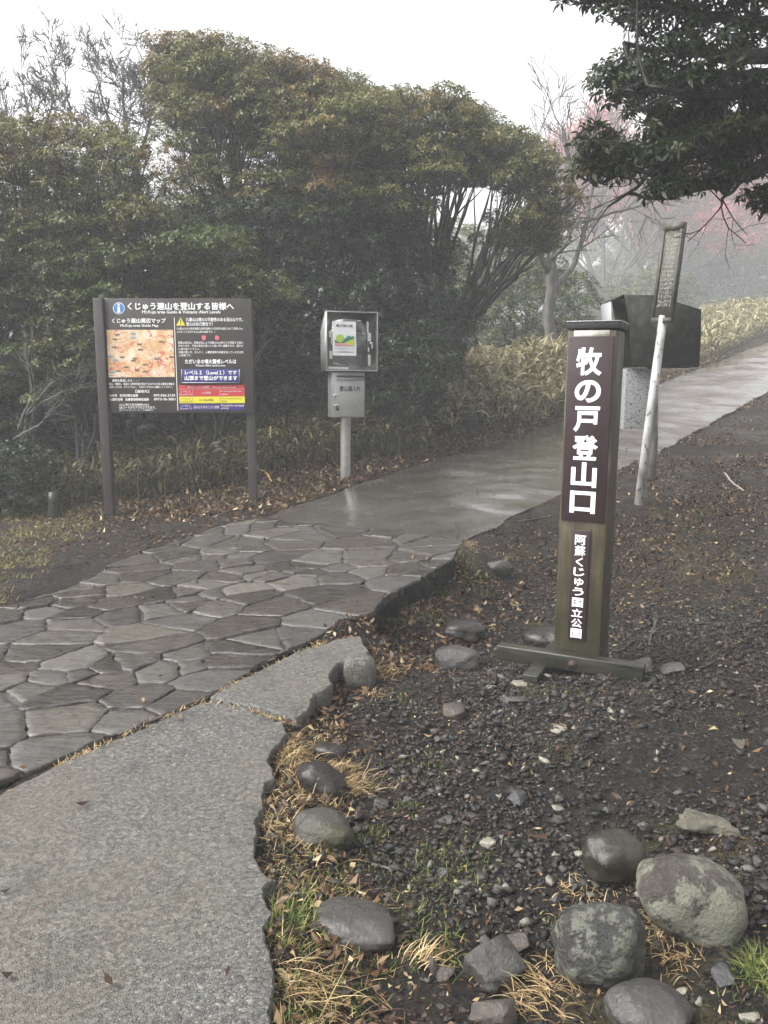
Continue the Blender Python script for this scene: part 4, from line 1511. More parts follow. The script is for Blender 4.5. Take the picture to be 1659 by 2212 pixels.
VAR = [hull_mesh(hull_points(np.random.default_rng(300 + i), (1, .75, .5), 9)) for i in range(14)]
N = 190000
x = rng.uniform(-.8, 5.6, N)
y = 1.45 + 6.5 * rng.random(N) ** 1.25
den = np.clip(0.34 + 3.6 * fbm2(x * 1.5, y * 1.5, 71, 4), 0.08, 1)
den *= np.where(y > 5.2, np.clip(1 - (y - 5.2) / 2.6, .12, 1), 1)
den = np.where((edge_dist(SLAB1, x, y) < .22) | (edge_dist(FLAG, x, y) < .25), den * .45, den)
k = (rng.random(N) < den) & free_ground(x, y) & (x > np.interp(y, [1.4, 3.3, 5, 7], [-.5, -.35, 0, .9]))
x, y = x[k], y[k]
z = Zg(x, y)
k = in_view(x, y, z)
x, y, z = x[k], y[k], z[k]
n = len(x)
s = np.exp(rng.normal(-4.68, .56, n)).clip(.003, .04)
s *= np.where(rng.random(n) < .03, 2.0, 1.0)
s = s.clip(.003, .05)
RM = rot_rand(n)
vi = rng.integers(0, len(VAR), n)
gv = MB()
for j, (v, f) in enumerate(VAR):
    m = np.where(vi == j)[0]
    pts = np.einsum('nij,vj->nvi', RM[m], v) * s[m][:, None, None]
    pts[..., 2] *= .55
    pts += np.stack([x[m], y[m], z[m] + s[m] * .25], -1)[:, None]
    for grp in {len(q) for q in f}:
        ff = np.array([q for q in f if len(q) == grp])
        gv.f.append((np.arange(len(m))[:, None, None] * len(v) + ff[None]).reshape(-1, grp) + gv.n)
    gv.v.append(pts.reshape(-1, 3).astype(np.float32))
    gv.n += len(m) * len(v)


def m_gravel():
    t = NT('wet_gravel')
    g = t.n('NewGeometry').outputs['Random Per Island']
    c = t.ramp(g, [(0.0, (0.006, 0.0055, 0.005)), (0.3, (0.014, 0.013, 0.012)), (0.55, (0.026, 0.025, 0.024)), (0.7, (0.032, 0.023, 0.018)), (0.85, (0.044, 0.039, 0.034)), (0.95, (0.085, 0.08, 0.072)), (1.0, (0.24, 0.22, 0.18))])
    co = t.coord('Object')
    f = t.noise(co, 120, 3)
    return t.surf(t.mix(t.rng(f, .45, .7, 0, .5), c, (0.02, 0.018, 0.017)), t.rng(g, 0, 1, 0.38, 0.75), 0, t.bump(f, .8, .006), .35)


tag(gv.build('gravel', m_gravel()), 'wet dark grey gravel strewn over the bare mud', 'gravel', None, 'stuff')


def leaf_cards(mb, P, D, Nn, L, Wd, fold=.18, curl=0.0):
    """pointed leaves: base P, axis D, normal Nn; six corners, folded along the midrib"""
    D = D / (np.linalg.norm(D, axis=1)[:, None] + 1e-9)
    sd = np.cross(D, Nn)
    sd /= np.linalg.norm(sd, axis=1)[:, None] + 1e-9
    up = np.cross(sd, D)
    L, Wd = np.broadcast_to(L, len(P))[:, None], np.broadcast_to(Wd, len(P))[:, None]
    cu = np.broadcast_to(curl, len(P))[:, None] if np.ndim(curl) else curl
    tip = P + D * L - up * L * cu
    mid = P + D * L * .52 + up * L * cu * .3
    a = mid + sd * Wd * .5 + up * Wd * fold
    b = mid - sd * Wd * .5 + up * Wd * fold
    v = np.stack([P, a, tip, b], 1).reshape(-1, 3)
    o = np.arange(len(P))[:, None] * 4
    mb.add(v, o + np.array([[0, 1, 2, 3]]))


def strewn(mb, x, y, L, W, lift=.006, tilt=.45, base=None):
    z = (Zg if base is None else base)(x, y)
    n = len(x)
    a = rng.random(n) * 6.283
    D = np.stack([np.cos(a), np.sin(a), rng.normal(0, tilt, n)], -1)
    Nn = np.stack([rng.normal(0, tilt, n), rng.normal(0, tilt, n), np.ones(n)], -1)
    P = np.stack([x, y, z + lift + np.abs(rng.normal(0, lift, n))], -1)
    leaf_cards(mb, P, D, Nn, L * rng.uniform(.6, 1.3, n), W * rng.uniform(.6, 1.3, n), rng.normal(0, .2), rng.normal(0, .3, n))


BROWNL = m_leaf('fallen_leaf', [(0.0, (0.014, 0.007, 0.004)), (0.35, (0.045, 0.022, 0.011)), (0.6, (0.085, 0.044, 0.022)), (0.8, (0.13, 0.078, 0.04)), (0.93, (0.22, 0.15, 0.08)), (1.0, (0.42, 0.34, 0.2))], None, 0, .45, .1)
mb = MB()


def zone(n, x0, x1, y0, y1, keep):
    x, y = rng.uniform(x0, x1, n), rng.uniform(y0, y1, n)
    k = keep(x, y) & free_ground(x, y)
    x, y = x[k], y[k]
    k = in_view(x, y, Zg(x, y))
    return x[k], y[k]


plx = lambda y: np.interp(y, pl[:, 1], pl[:, 0])
for (a, L, W) in ((zone(46000, -6, 3.5, 8.3, 13.5, lambda x, y: (x < plx(y)) & (rng.random(len(x)) < np.clip((y - 8.45 + .16 * (x + 2) + .35 * fbm2(x * 2, y * 2, 91)) / .5, 0, 1) * np.where(x < -3.2, .35, 1))), .065, .03),
                  (zone(52000, -1, 9, 11.5, 24, lambda x, y: x < plx(y)), .075, .04),
                  (zone(110000, .9, 9, 4.4, 17, lambda x, y: (x > plx(y) + .3) & (rng.random(len(x)) < np.clip((y - 4.4) / 3, .1, .8) * np.clip(.6 + 3 * fbm2(x * 1.2, y * 1.2, 95), 0, 1))), .045, .022),
                  (zone(9000, -.5, 1.6, 3.4, 6.4, lambda x, y: (edge_dist(FLAG, x, y) < .55) & (rng.random(len(x)) < .75)), .05, .024),
                  (zone(8000, -.8, 1, 1.5, 4.2, lambda x, y: (edge_dist(SLAB1, x, y) < .32) & (rng.random(len(x)) < .9)), .038, .018),
                  (zone(1800, -.4, 4.2, 1.5, 6.5, lambda x, y: rng.random(len(x)) < np.clip(.5 + 3 * fbm2(x * 2, y * 2, 99), 0, 1)), .04, .015),
                  (zone(6000, -3.8, 1, 6.4, 9.2, lambda x, y: rng.random(len(x)) < np.clip((y - 6.5) / 3, .05, .6)), .05, .02)):
    strewn(mb, a[0], a[1], L, W)
a = zone(38000, -.4, 5.4, 1.5, 7, lambda x, y: rng.random(len(x)) < np.clip(.35 + 3.5 * fbm2(x * 1.4 + 9, y * 1.4, 79, 4), 0, 1))
strewn(mb, a[0], a[1], .02, .009, .003, .3)
x = rng.uniform(-3, 4.5, 420); y = rng.uniform(1.6, 13, 420)
k = ~free_ground(x, y)
strewn(mb, x[k], y[k], .045, .02, .004, .15, lambda a, b: Zp(a, b) + .014)
tag(mb.build('fallen_leaves', BROWNL), 'brown fallen leaves covering the slope below the trees and the mud edges', 'fallen leaves', None, 'stuff')


def blades(mb, P, yaw, lean, L, W, droop=.6, seg=4, shape=(1, 1, .8, .5, 0)):
    n = len(P)
    yaw, lean, L, W = [np.broadcast_to(q, n).astype(float) for q in (yaw, lean, L, W)]
    dr = np.broadcast_to(droop, n)
    hx = np.stack([np.cos(yaw), np.sin(yaw), np.zeros(n)], -1)
    sx = np.stack([-np.sin(yaw), np.cos(yaw), np.zeros(n)], -1)
    a = rng.normal(0, .6, n)
    sx = sx * np.cos(a)[:, None] + np.array([0, 0, 1.0]) * np.sin(a)[:, None] * .6
    p = P.copy()
    ang = lean.copy()
    rows = []
    for k in range(seg + 1):
        w = (W * np.interp(k / seg, np.linspace(0, 1, len(shape)), shape) * .5 + 1e-4)[:, None]
        rows += [p - sx * w, p + sx * w]
        p = p + (hx * np.sin(ang)[:, None] + np.array([0, 0, 1.0]) * np.cos(ang)[:, None]) * (L / seg)[:, None]
        ang = ang + dr * 2 / seg
    v = np.stack(rows, 1).reshape(-1, 3)
    o = np.arange(n)[:, None] * (2 * (seg + 1))
    q = np.concatenate([o + np.array([[2 * k, 2 * k + 1, 2 * k + 3, 2 * k + 2]]) for k in range(seg)])
    mb.add(v, q)


def grass_at(mb, x, y, L, W, lean=(.2, 1.1), droop=.5, yaw=None):
    n = len(x)
    P = np.stack([x, y, Zg(x, y) - .004], -1)
    blades(mb, P, rng.random(n) * 6.283 if yaw is None else yaw, rng.uniform(lean[0], lean[1], n), L * rng.uniform(.5, 1.4, n), W * rng.uniform(.7, 1.3, n), rng.normal(droop, .25, n))


STRAW = m_leaf('straw', [(0.0, (0.13, 0.08, 0.035)), (0.3, (0.3, 0.2, 0.09)), (0.6, (0.47, 0.34, 0.17)), (0.85, (0.62, 0.49, 0.29)), (1.0, (0.22, 0.22, 0.08))], None, 0, .5, .2)
GREENG = m_leaf('green_grass', [(0.0, (0.05, 0.075, 0.015)), (0.5, (0.1, 0.15, 0.03)), (0.8, (0.19, 0.2, 0.06)), (1.0, (0.3, 0.26, 0.1))], None, 0, .5, .25)
OLIVEG = m_leaf('olive_grass', [(0.0, (0.08, 0.07, 0.02)), (0.4, (0.17, 0.15, 0.045)), (0.8, (0.28, 0.24, 0.08)), (1.0, (0.36, 0.29, 0.12))], None, 0, .5, .25)


def spot(px, py): return hit(px, py, Zg)[:2]


st = MB()
a = zone(26000, -.8, .8, 1.5, 3.6, lambda x, y: (edge_dist(SLAB1, x, y) < .24 + .12 * fbm2(x * 6, y * 6, 61)) & (x > -.6) & (rng.random(len(x)) < np.clip(.75 + 3 * fbm2(x * 4, y * 4, 62), 0, 1)))
grass_at(st, a[0], a[1], .045, .0026, (.7, 1.6), .25)
a = zone(2600, -.8, 1, 1.5, 3.7, lambda x, y: (edge_dist(SLAB1, x, y) < .34) & (x > -.6))
grass_at(st, a[0], a[1], .08, .0019, (1.2, 1.6), .15)
for px, py, n, r, L, yw, ln in ((640, 1632, 150, .07, .11, .45, (.5, 1.5)), (622, 1650, 180, .06, .09, None, (.5, 1.4)), (655, 2140, 70, .05, .17, -.1, (.9, 1.55)), (640, 2120, 110, .08, .09, None, (.7, 1.55)), (762, 1702, 160, .06, .08, .2, (.5, 1.4)),
                                (740, 1660, 120, .05, .08, .4, (.5, 1.4)), (600, 1790, 160, .05, .08, None, (.5, 1.4)), (690, 1720, 110, .04, .09, 1.2, (.2, 1.2)), (815, 1455, 150, .05, .09, .2, (.5, 1.4)), (800, 1500, 120, .05, .06, None, (.6, 1.5)),
                                (905, 2075, 70, .03, .10, .6, (.5, 1.3)), (1180, 2160, 150, .06, .11, 2.8, (.6, 1.5)), (1260, 1935, 200, .06, .06, None, (.7, 1.5)), (1405, 2010, 160, .06, .06, None, (.6, 1.5)), (1430, 2060, 160, .07, .07, None, (.6, 1.5)),
                                (1240, 1990, 90, .05, .05, None, (.7, 1.5)), (1200, 2110, 150, .07, .07, None, (.7, 1.5)), (1010, 1180, 120, .1, .1, None, (.4, 1.3)), (1000, 1440, 60, .06, .09, 3.0, (.9, 1.5)), (1100, 1205, 60, .06, .08, None, (.4, 1.3))):
    c = spot(px, py)
    q = rng.normal(0, r, (n, 2))
    grass_at(st, c[0] + q[:, 0], c[1] + q[:, 1] * .7, L * .85, .0023, ln, .7, None if yw is None else rng.normal(yw, .55, n))
# straw in the joints of the paving
for A0, B0, n in (((445, 1515), (640, 1560), 240), ((120, 1655), (440, 1508), 420), ((460, 1500), (700, 1385), 420)):
    p, q = hit(*A0, Zp)[:2], hit(*B0, Zp)[:2]
    t_ = rng.random(n)[:, None]
    X = p + (q - p) * t_ + rng.normal(0, .012, (n, 2))
    P = np.column_stack([X, Zp(X[:, 0], X[:, 1]) - .01])
    blades(st, P, rng.random(n) * 6.283, rng.uniform(.6, 1.5, n), rng.uniform(.015, .05, n), .0028, .2)
tag(st.build('straw_grass', STRAW), 'dry straw-coloured grass along the broken walkway edge and among boulders', 'dry grass', None, 'stuff')

gg = MB()
for px, py, n, r, L in ((930, 1890, 260, .07, .03), (1010, 1868, 200, .06, .03), (870, 1670, 120, .05, .025), (940, 1650, 110, .04, .025), (880, 1745, 60, .03, .025), (805, 1805, 80, .03, .035), (920, 2010, 160, .08, .03), (700, 1900, 260, .1, .035), (650, 1960, 300, .07, .04),
                        (700, 2080, 260, .1, .03), (950, 2060, 110, .05, .05), (1650, 2110, 260, .035, .07), (1600, 2170, 60, .05, .03), (610, 2000, 220, .05, .05), (620, 2190, 200, .05, .04), (880, 1338, 300, .08, .03), (930, 1330, 200, .06, .03), (870, 1510, 60, .03, .03),
                        (1030, 1260, 160, .09, .06), (1000, 1220, 160, .08, .07), (1240, 1500, 90, .05, .03), (1160, 1495, 60, .04, .03), (770, 1880, 100, .08, .025), (650, 1405, 90, .05, .035), (1480, 1540, 40, .1, .02), (1230, 2010, 60, .05, .03), (720, 2160, 160, .08, .03)):
    c = spot(px, py)
    q = rng.normal(0, r, (n, 2))
    k = free_ground(c[0] + q[:, 0], c[1] + q[:, 1] * 1.2) | (py == 1405)
    grass_at(gg, c[0] + q[k, 0], c[1] + q[k, 1] * 1.2, L, .0035, (.1, 1.2), .3)
tag(gg.build('green_grass', GREENG), 'small sprouts of fresh green grass dotted over mud and edges', 'grass', None, 'stuff')
og = MB()
a = zone(60000, -6.8, -.6, 5.2, 9.8, lambda x, y: (x < -2.5 - .17 * (y - 5.4) + .7 * fbm2(x * 2, y * 2, 66)) & (edge_dist(FLAG, x, y) > .12) & (rng.random(len(x)) < np.clip(.6 + 2.5 * fbm2(x * 2.5, y * 2.5, 67), 0, 1)) | ((y > 8.75) & (rng.random(len(x)) < .35)))
grass_at(og, a[0], a[1], .06, .004, (.3, 1.4), .5)
a = zone(30000, 1.2, 9, 4.5, 14, lambda x, y: (x > plx(y) + .5) & (rng.random(len(x)) < np.clip(5 * fbm2(x * 1.3, y * 1.3, 68) - .1, 0, .8)))
grass_at(og, a[0], a[1], .03, .003, (.3, 1.4), .5)
for px, py, r, n in ((1420, 1200, .28, 1500), (1560, 1190, .35, 1900), (1610, 1290, .3, 1500), (1640, 930, .6, 2200), (1500, 1235, .25, 1200), (1490, 1130, .3, 1100), (1620, 1060, .5, 1800), (1380, 1170, .2, 700), (1460, 1560, .2, 500), (1130, 1600, .15, 300)):
    c = spot(px, py)
    q = rng.normal(0, r, (n, 2)) * np.array([1, .8])
    k = free_ground(c[0] + q[:, 0], c[1] + q[:, 1]) & (fbm2((c[0] + q[:, 0]) * 7, (c[1] + q[:, 1]) * 7, 55) > -.06)
    grass_at(og, c[0] + q[k, 0], c[1] + q[k, 1], .022, .003, (.3, 1.5), .4)
a = zone(9000, 2, 14, 14, 27, lambda x, y: (x < plx(y)) & (x > plx(y) - 1.6))
grass_at(og, a[0], a[1], .14, .008, (.2, 1.2), .5)
tag(og.build('verge_grass', OLIVEG), 'short yellowish grass on the verges of the paving', 'verge grass', None, 'stuff')

# dwarf bamboo
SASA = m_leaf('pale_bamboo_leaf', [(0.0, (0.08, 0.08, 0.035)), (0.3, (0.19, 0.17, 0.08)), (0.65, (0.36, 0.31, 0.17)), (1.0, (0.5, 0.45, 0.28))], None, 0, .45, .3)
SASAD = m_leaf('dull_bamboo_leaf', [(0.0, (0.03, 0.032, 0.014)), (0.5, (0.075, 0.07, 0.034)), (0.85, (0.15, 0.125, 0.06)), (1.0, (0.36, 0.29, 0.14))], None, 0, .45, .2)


def bamboo(mb, x, y, h, L, W):
    n = len(x)
    z = Zg(x, y) + h * rng.random(n) ** .7
    blades(mb, np.stack([x, y, z], -1), rng.random(n) * 6.283, rng.uniform(.2, 1.3, n), L * rng.uniform(.6, 1.3, n), W * rng.uniform(.7, 1.3, n), rng.normal(.75, .3, n), 4, (.3, 1, .95, .6, 0))
    k = rng.random(n) < .3
    zz = Zg(x[k], y[k])
    mb.segs(np.stack([x[k], y[k], zz - .02], -1), np.stack([x[k] + rng.normal(0, .05, k.sum()), y[k], z[k]], -1), .004, .003)


def wpoly(P): return np.array([at(*p)[:2] for p in P])


def in_patch(poly, n, lo=None):
    a, b = poly.min(0), poly.max(0)
    x, y = rng.uniform(a[0], b[0], n), rng.uniform(a[1], b[1], n)
    k = inside(poly, x, y) & ~inside(ROAD, x, y)
    return x[k], y[k]


mb = MB()
x, y = in_patch(wpoly([(930, 900, 12.2), (1010, 860, 12.8), (1120, 845, 13.6), (1235, 820, 15.3), (1300, 790, 17.5), (1180, 790, 17.5), (1000, 830, 15.2)]), 9000)
bamboo(mb, x[:4600], y[:4600], .42, .30, .055)
x, y = in_patch(wpoly([(1480, 790, 21.0), (1560, 762, 22.5), (1640, 715, 25.5), (1720, 690, 29), (1720, 660, 33), (1550, 690, 30), (1420, 760, 25)]), 14000)
bamboo(mb, x[:5200], y[:5200], .38, .34, .06)
tag(mb.build('bamboo_grass', SASA), 'pale yellow-green dwarf bamboo growing along the far side of the path', 'dwarf bamboo', None, 'stuff')
mb = MB()
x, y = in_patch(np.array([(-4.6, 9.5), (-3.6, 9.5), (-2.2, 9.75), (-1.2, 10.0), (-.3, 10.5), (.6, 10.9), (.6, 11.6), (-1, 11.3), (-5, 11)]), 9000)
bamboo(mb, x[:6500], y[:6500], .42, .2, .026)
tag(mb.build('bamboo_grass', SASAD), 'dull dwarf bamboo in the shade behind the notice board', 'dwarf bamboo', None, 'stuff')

# fallen sticks
BARK = m_noise('grey_bark', [(0.3, (0.03, 0.027, 0.023)), (0.5, (0.06, 0.055, 0.048)), (0.75, (0.13, 0.125, 0.11))], 12, (.5, .8), .8, .008, 40, (1, 1, .3))
DBARK = m_noise('dark_bark', [(0.3, (0.014, 0.012, 0.011)), (0.5, (0.028, 0.025, 0.022)), (0.8, (0.06, 0.056, 0.05))], 12, (.45, .7), .8, .008, 40, (1, 1, .3))
PSTICK = m_flat('bleached_stick', (0.3, 0.26, 0.22), .6)
OSTICK = m_flat('orange_stick', (0.5, 0.3, 0.1), .6)


def stick(label, pts, r, mat, lift=.02):
    mb = MB()
    P = [hit(px, py, Zg) + np.array([0, 0, lift + q]) for px, py, q in pts]
    c = P[0].copy()
    mb.tube(polyline(np.array(P), 9) - c + rng.normal(0, r * .3, (9, 3)), np.linspace(r, r * .6, 9), 7)
    o = mb.build('fallen_stick', mat, None, smooth=True)
    o.location = c
    return tag(o, label, 'stick')


stick('crooked pale stick on the dark slope right of the leaning pole', [(1566, 1032, .03), (1580, 1050, .02), (1606, 1064, .0)], .012, PSTICK)
stick('curved orange strip of bark beside the board\'s farther post', [(555, 1018, .02), (575, 1028, .03), (588, 1044, .0)], .012, OSTICK)
stick('short grey stick in the green grass on the gravel', [(802, 1872, 0), (825, 1876, 0), (842, 1882, 0)], .006, BARK, .008)
stick('dark stick on the mud right of the marker post', [(1418, 1345, .01), (1408, 1370, 0), (1402, 1395, 0)], .009, BARK, .008)
stick('straight dark twig lying on the mud at the right edge', [(1590, 1730, 0), (1640, 1715, .0), (1655, 1705, .0)], .005, DBARK, .006)
stick('orange-brown twig lying behind the marker post', [(1120, 1128, 0), (1160, 1122, 0), (1195, 1117, 0)], .008, BROWNR, .008)

# ------------------------------------------------------------------ trees
def darts(poly, n, dmin, rg):
    P = np.array(poly, float)
    lo, hi = P.min(0), P.max(0)
    out = []
    t = 0
    while len(out) < n and t < 20000:
        t += 1
        q = lo + rg.random(2) * (hi - lo)
        if not inside(P, q[0], q[1]): continue
        if all((q[0] - o[0]) ** 2 + (q[1] - o[1]) ** 2 > dmin * dmin for o in out): out.append(q)
    return out


def rosettes(mb, tw, c, r, flat, n, per, L, W, rg, cover=-.3, droop=.0, dirup=.7):
    d = rg.normal(size=(n * 3, 3))
    d /= np.linalg.norm(d, axis=1)[:, None]
    d = d[d[:, 2] > cover][:n]
    n = len(d)
    pos = c + d * np.array([r, r, r * flat]) * rg.uniform(.62, 1.05, (n, 1))
    up = d * .55 + np.array([0, 0, dirup]) + rg.normal(0, .22, (n, 3))
    up /= np.linalg.norm(up, axis=1)[:, None]
    a = np.cross(up, np.array([.3, .9, .1]))
    a /= np.linalg.norm(a, axis=1)[:, None] + 1e-9
    b = np.cross(up, a)
    th = (np.arange(per) * 6.283 / per)[None] + rg.random((n, 1)) * 6.283 + rg.normal(0, .25, (n, per))
    el = rg.uniform(-.45, .6, (n, per)) - droop
    D = (a[:, None] * np.cos(th)[..., None] + b[:, None] * np.sin(th)[..., None]) * np.cos(el)[..., None] + up[:, None] * np.sin(el)[..., None]
    P = np.repeat(pos[:, None], per, 1) + D * .008
    Nn = np.repeat(up[:, None], per, 1) + rg.normal(0, .25, (n, per, 3))
    k = n * per
    leaf_cards(mb, P.reshape(-1, 3), D.reshape(-1, 3), Nn.reshape(-1, 3), L * rg.uniform(.65, 1.25, k), W * rg.uniform(.75, 1.2, k), .16, rg.normal(.12, .12, k))
    if tw is not None:
        k = rg.random(n) < .55
        root = c + np.array([0, 0, -r * flat * .8])
        p1 = pos[k]
        midp = root + (p1 - root) * .55 + np.array([0, 0, -.12 * r]) + rg.normal(0, .04 * r, p1.shape)
        tw.segs(np.repeat(root[None], len(p1), 0), midp, .006, .004)
        tw.segs(midp, p1, .004, .0025)


def bez(p0, p1, p2, n):
    t = np.linspace(0, 1, n)[:, None]
    return p0 * (1 - t) ** 2 + 2 * p1 * t * (1 - t) + p2 * t * t


def kmeans(P, k, rg):
    C = P[rg.choice(len(P), k, replace=False)]
    for _ in range(12):
        a = np.argmin(((P[:, None] - C[None]) ** 2).sum(2), 1)
        C = np.array([P[a == j].mean(0) if (a == j).any() else C[j] for j in range(k)])
    return a, C


def wig(P, amp, rg):
    n = len(P)
    w = rg.normal(0, amp, P.shape)
    w[0] = 0; w[-1] = 0
    if n > 4: w[1:-1] = (w[:-2] + w[1:-1] + w[2:]) / 2
    return P + w


def shrub_tree(name, label, base, zones, leafmat, bark, k=5, r0=.07, seed=1, per=7, L=.058, W=.024, group=None, cat='tree', twigs=True, rose=60):
    """zones: (outline in measured pixels, pads, distance, spread of distance, pad radius, flatness, spacing px)"""
    rg = np.random.default_rng(seed)
    base = np.asarray(base, float)
    pads = []
    for poly, n, Y, dY, r, flat, dm in zones:
        for q in darts(poly, n, dm, rg):
            pads.append((*at(q[0], q[1], Y + rg.uniform(-dY, dY)), r * rg.uniform(.7, 1.25), flat))
    pads = np.array(pads)
    root = thing(name, label, cat, tuple(base), group=group)
    cr, tk = MB(), MB()
    for p in pads:
        rosettes(cr, tk if twigs else None, p[:3] - base, p[3], p[4], max(8, int(rose * (p[3] / .4) ** 2)), per, L, W, rg)
    P = pads[:, :3] - base
    P[:, 2] -= pads[:, 3] * pads[:, 4] * .8
    k = min(k, len(P))
    a, C = kmeans(P, k, rg)
    for j in range(k):
        idx = np.where(a == j)[0]
        if len(idx) == 0: continue
        h = C[j]
        f = h * .62 + np.array([0, 0, -.05])
        b0 = np.array([rg.normal(0, .10), rg.normal(0, .10), -.15])
        ctrl = np.array([f[0] * .28, f[1] * .28, f[2] * .62])
        lim = wig(bez(b0, ctrl, f, 12), .025, rg)
        tk.tube(lim, np.linspace(r0, r0 * .5, 12), 7)
        sub = min(max(1, len(idx) // 3), 7)
        a2, C2 = kmeans(P[idx], sub, rg)
        for m in range(sub):
            ii = idx[a2 == m]
            if len(ii) == 0: continue
            g = f + (C2[m] - f) * .55
            s0 = lim[rg.integers(7, 12)]
            ln = wig(bez(s0, s0 + (g - s0) * .5 + np.array([0, 0, .06]), g, 8), .02, rg)
            tk.tube(ln, np.linspace(r0 * .45, r0 * .25, 8), 5)
            for q in ii:
                e = P[q]
                s1 = ln[rg.integers(4, 8)]
                tk.tube(wig(bez(s1, s1 + (e - s1) * .5 + rg.normal(0, .05, 3), e, 6), .012, rg), np.linspace(r0 * .22, .006, 6), 4, False)
    tk.build('trunk', bark, root, smooth=True)
    cr.build('crown', leafmat, root)
    return root


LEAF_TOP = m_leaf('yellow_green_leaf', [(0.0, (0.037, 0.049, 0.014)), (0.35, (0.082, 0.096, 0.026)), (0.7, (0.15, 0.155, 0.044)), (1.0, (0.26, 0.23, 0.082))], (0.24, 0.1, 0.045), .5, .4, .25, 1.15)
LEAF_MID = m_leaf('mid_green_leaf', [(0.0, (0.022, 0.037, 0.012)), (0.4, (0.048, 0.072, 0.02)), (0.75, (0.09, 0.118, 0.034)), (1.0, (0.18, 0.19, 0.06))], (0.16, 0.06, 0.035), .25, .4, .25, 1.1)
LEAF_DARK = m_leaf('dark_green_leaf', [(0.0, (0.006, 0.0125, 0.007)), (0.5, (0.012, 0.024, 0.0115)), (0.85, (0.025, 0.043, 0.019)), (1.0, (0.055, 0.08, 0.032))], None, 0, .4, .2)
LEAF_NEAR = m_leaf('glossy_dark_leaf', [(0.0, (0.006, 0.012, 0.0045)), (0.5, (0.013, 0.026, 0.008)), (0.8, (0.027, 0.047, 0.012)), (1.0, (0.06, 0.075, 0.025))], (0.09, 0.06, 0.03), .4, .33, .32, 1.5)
G = 'evergreen shrub trees behind the notice board'

gb = lambda px, py, Y: (lambda p: (p[0], p[1], float(Zg(p[0], p[1]))))(at(px, py, Y))
shrub_tree('evergreen_tree', 'tallest evergreen tree with a domed olive crown rising behind the notice board', gb(560, 930, 13.2),
           [([(335, 88), (430, 100), (560, 125), (700, 165), (800, 205), (850, 260), (780, 330), (660, 340), (540, 300), (400, 280), (340, 240), (325, 150)], 120, 13.0, 1.4, .36, .5, 20),
            ([(360, 290), (520, 310), (700, 360), (840, 320), (860, 430), (700, 480), (520, 470), (380, 440)], 58, 12.6, 1.2, .32, .45, 28)], LEAF_TOP, DBARK, 7, .075, 11, group=G, rose=100)
shrub_tree('evergreen_tree', 'evergreen tree with limbs fanning out over the path side, red-tipped leaves', gb(905, 850, 12.6),
           [([(740, 220), (860, 215), (960, 205), (1000, 235), (1060, 275), (1130, 310), (1190, 350), (1205, 430), (1195, 520), (1120, 545), (1130, 440), (1060, 390), (960, 380), (850, 350), (760, 300)], 105, 12.4, 1.3, .33, .5, 20),
            ([(620, 260), (760, 250), (860, 360), (960, 400), (900, 470), (780, 450), (650, 400)], 50, 12.0, 1.0, .3, .45, 26),
            ([(1080, 470), (1190, 470), (1190, 540), (1090, 555), (1040, 520)], 16, 12.2, .8, .22, .5, 22)], LEAF_TOP, DBARK, 8, .07, 12, group=G, rose=100)
shrub_tree('evergreen_tree', 'evergreen tree with a bronze-tinted top at the left edge of the photo', gb(140, 930, 12.0),
           [([(-420, 330), (-250, 270), (-80, 250), (60, 255), (150, 270), (260, 290), (300, 330), (330, 420), (250, 520), (100, 540), (-80, 520), (-400, 540)], 150, 11.8, 1.4, .34, .5, 26)], LEAF_TOP, DBARK, 6, .06, 13, group=G, rose=95)
shrub_tree('evergreen_tree', 'mid green leafy tree spreading low between left edge and notice board', gb(260, 960, 11.3),
           [([(-420, 500), (-80, 480), (120, 480), (300, 470), (420, 480), (520, 520), (540, 640), (480, 640), (200, 650), (200, 760), (100, 900), (-80, 960), (-420, 980)], 190, 11.0, .9, .32, .5, 30)], LEAF_MID, DBARK, 7, .05, 14, group=G, rose=90)
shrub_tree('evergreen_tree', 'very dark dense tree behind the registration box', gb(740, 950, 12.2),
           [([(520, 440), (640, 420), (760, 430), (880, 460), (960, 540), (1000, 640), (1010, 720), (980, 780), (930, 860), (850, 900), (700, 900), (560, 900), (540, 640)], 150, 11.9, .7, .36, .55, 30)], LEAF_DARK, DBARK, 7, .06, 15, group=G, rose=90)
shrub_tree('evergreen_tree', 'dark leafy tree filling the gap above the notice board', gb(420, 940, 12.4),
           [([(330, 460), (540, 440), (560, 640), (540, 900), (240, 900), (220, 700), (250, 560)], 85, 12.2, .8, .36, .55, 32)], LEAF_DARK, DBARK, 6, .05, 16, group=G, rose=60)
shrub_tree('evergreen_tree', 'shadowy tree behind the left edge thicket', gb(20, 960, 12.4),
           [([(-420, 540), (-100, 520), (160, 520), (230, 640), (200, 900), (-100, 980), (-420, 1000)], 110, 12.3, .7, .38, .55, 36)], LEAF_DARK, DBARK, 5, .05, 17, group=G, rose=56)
G2 = 'low evergreen shrubs under the trees'
shrub_tree('evergreen_shrub', 'dense dark shrub in the bottom left corner of the thicket', gb(40, 1090, 9.5),
           [([(-80, 965), (40, 960), (95, 985), (108, 1030), (80, 1085), (20, 1110), (-80, 1120)], 42, 9.4, .35, .2, .6, 22)], LEAF_DARK, DBARK, 4, .025, 18, L=.06, W=.024, group=G2, cat='shrub', rose=60)
shrub_tree('evergreen_shrub', 'shrub with bright leaf tips left of the notice board post', gb(190, 1000, 10.2),
           [([(70, 690), (180, 660), (330, 690), (215, 760), (210, 860), (90, 850)], 26, 10.2, .4, .2, .5, 30), ([(70, 530), (220, 520), (320, 560), (200, 600), (60, 610)], 16, 10.3, .3, .2, .45, 30)], LEAF_MID, DBARK, 4, .03, 19, group=G2, cat='shrub', rose=60)
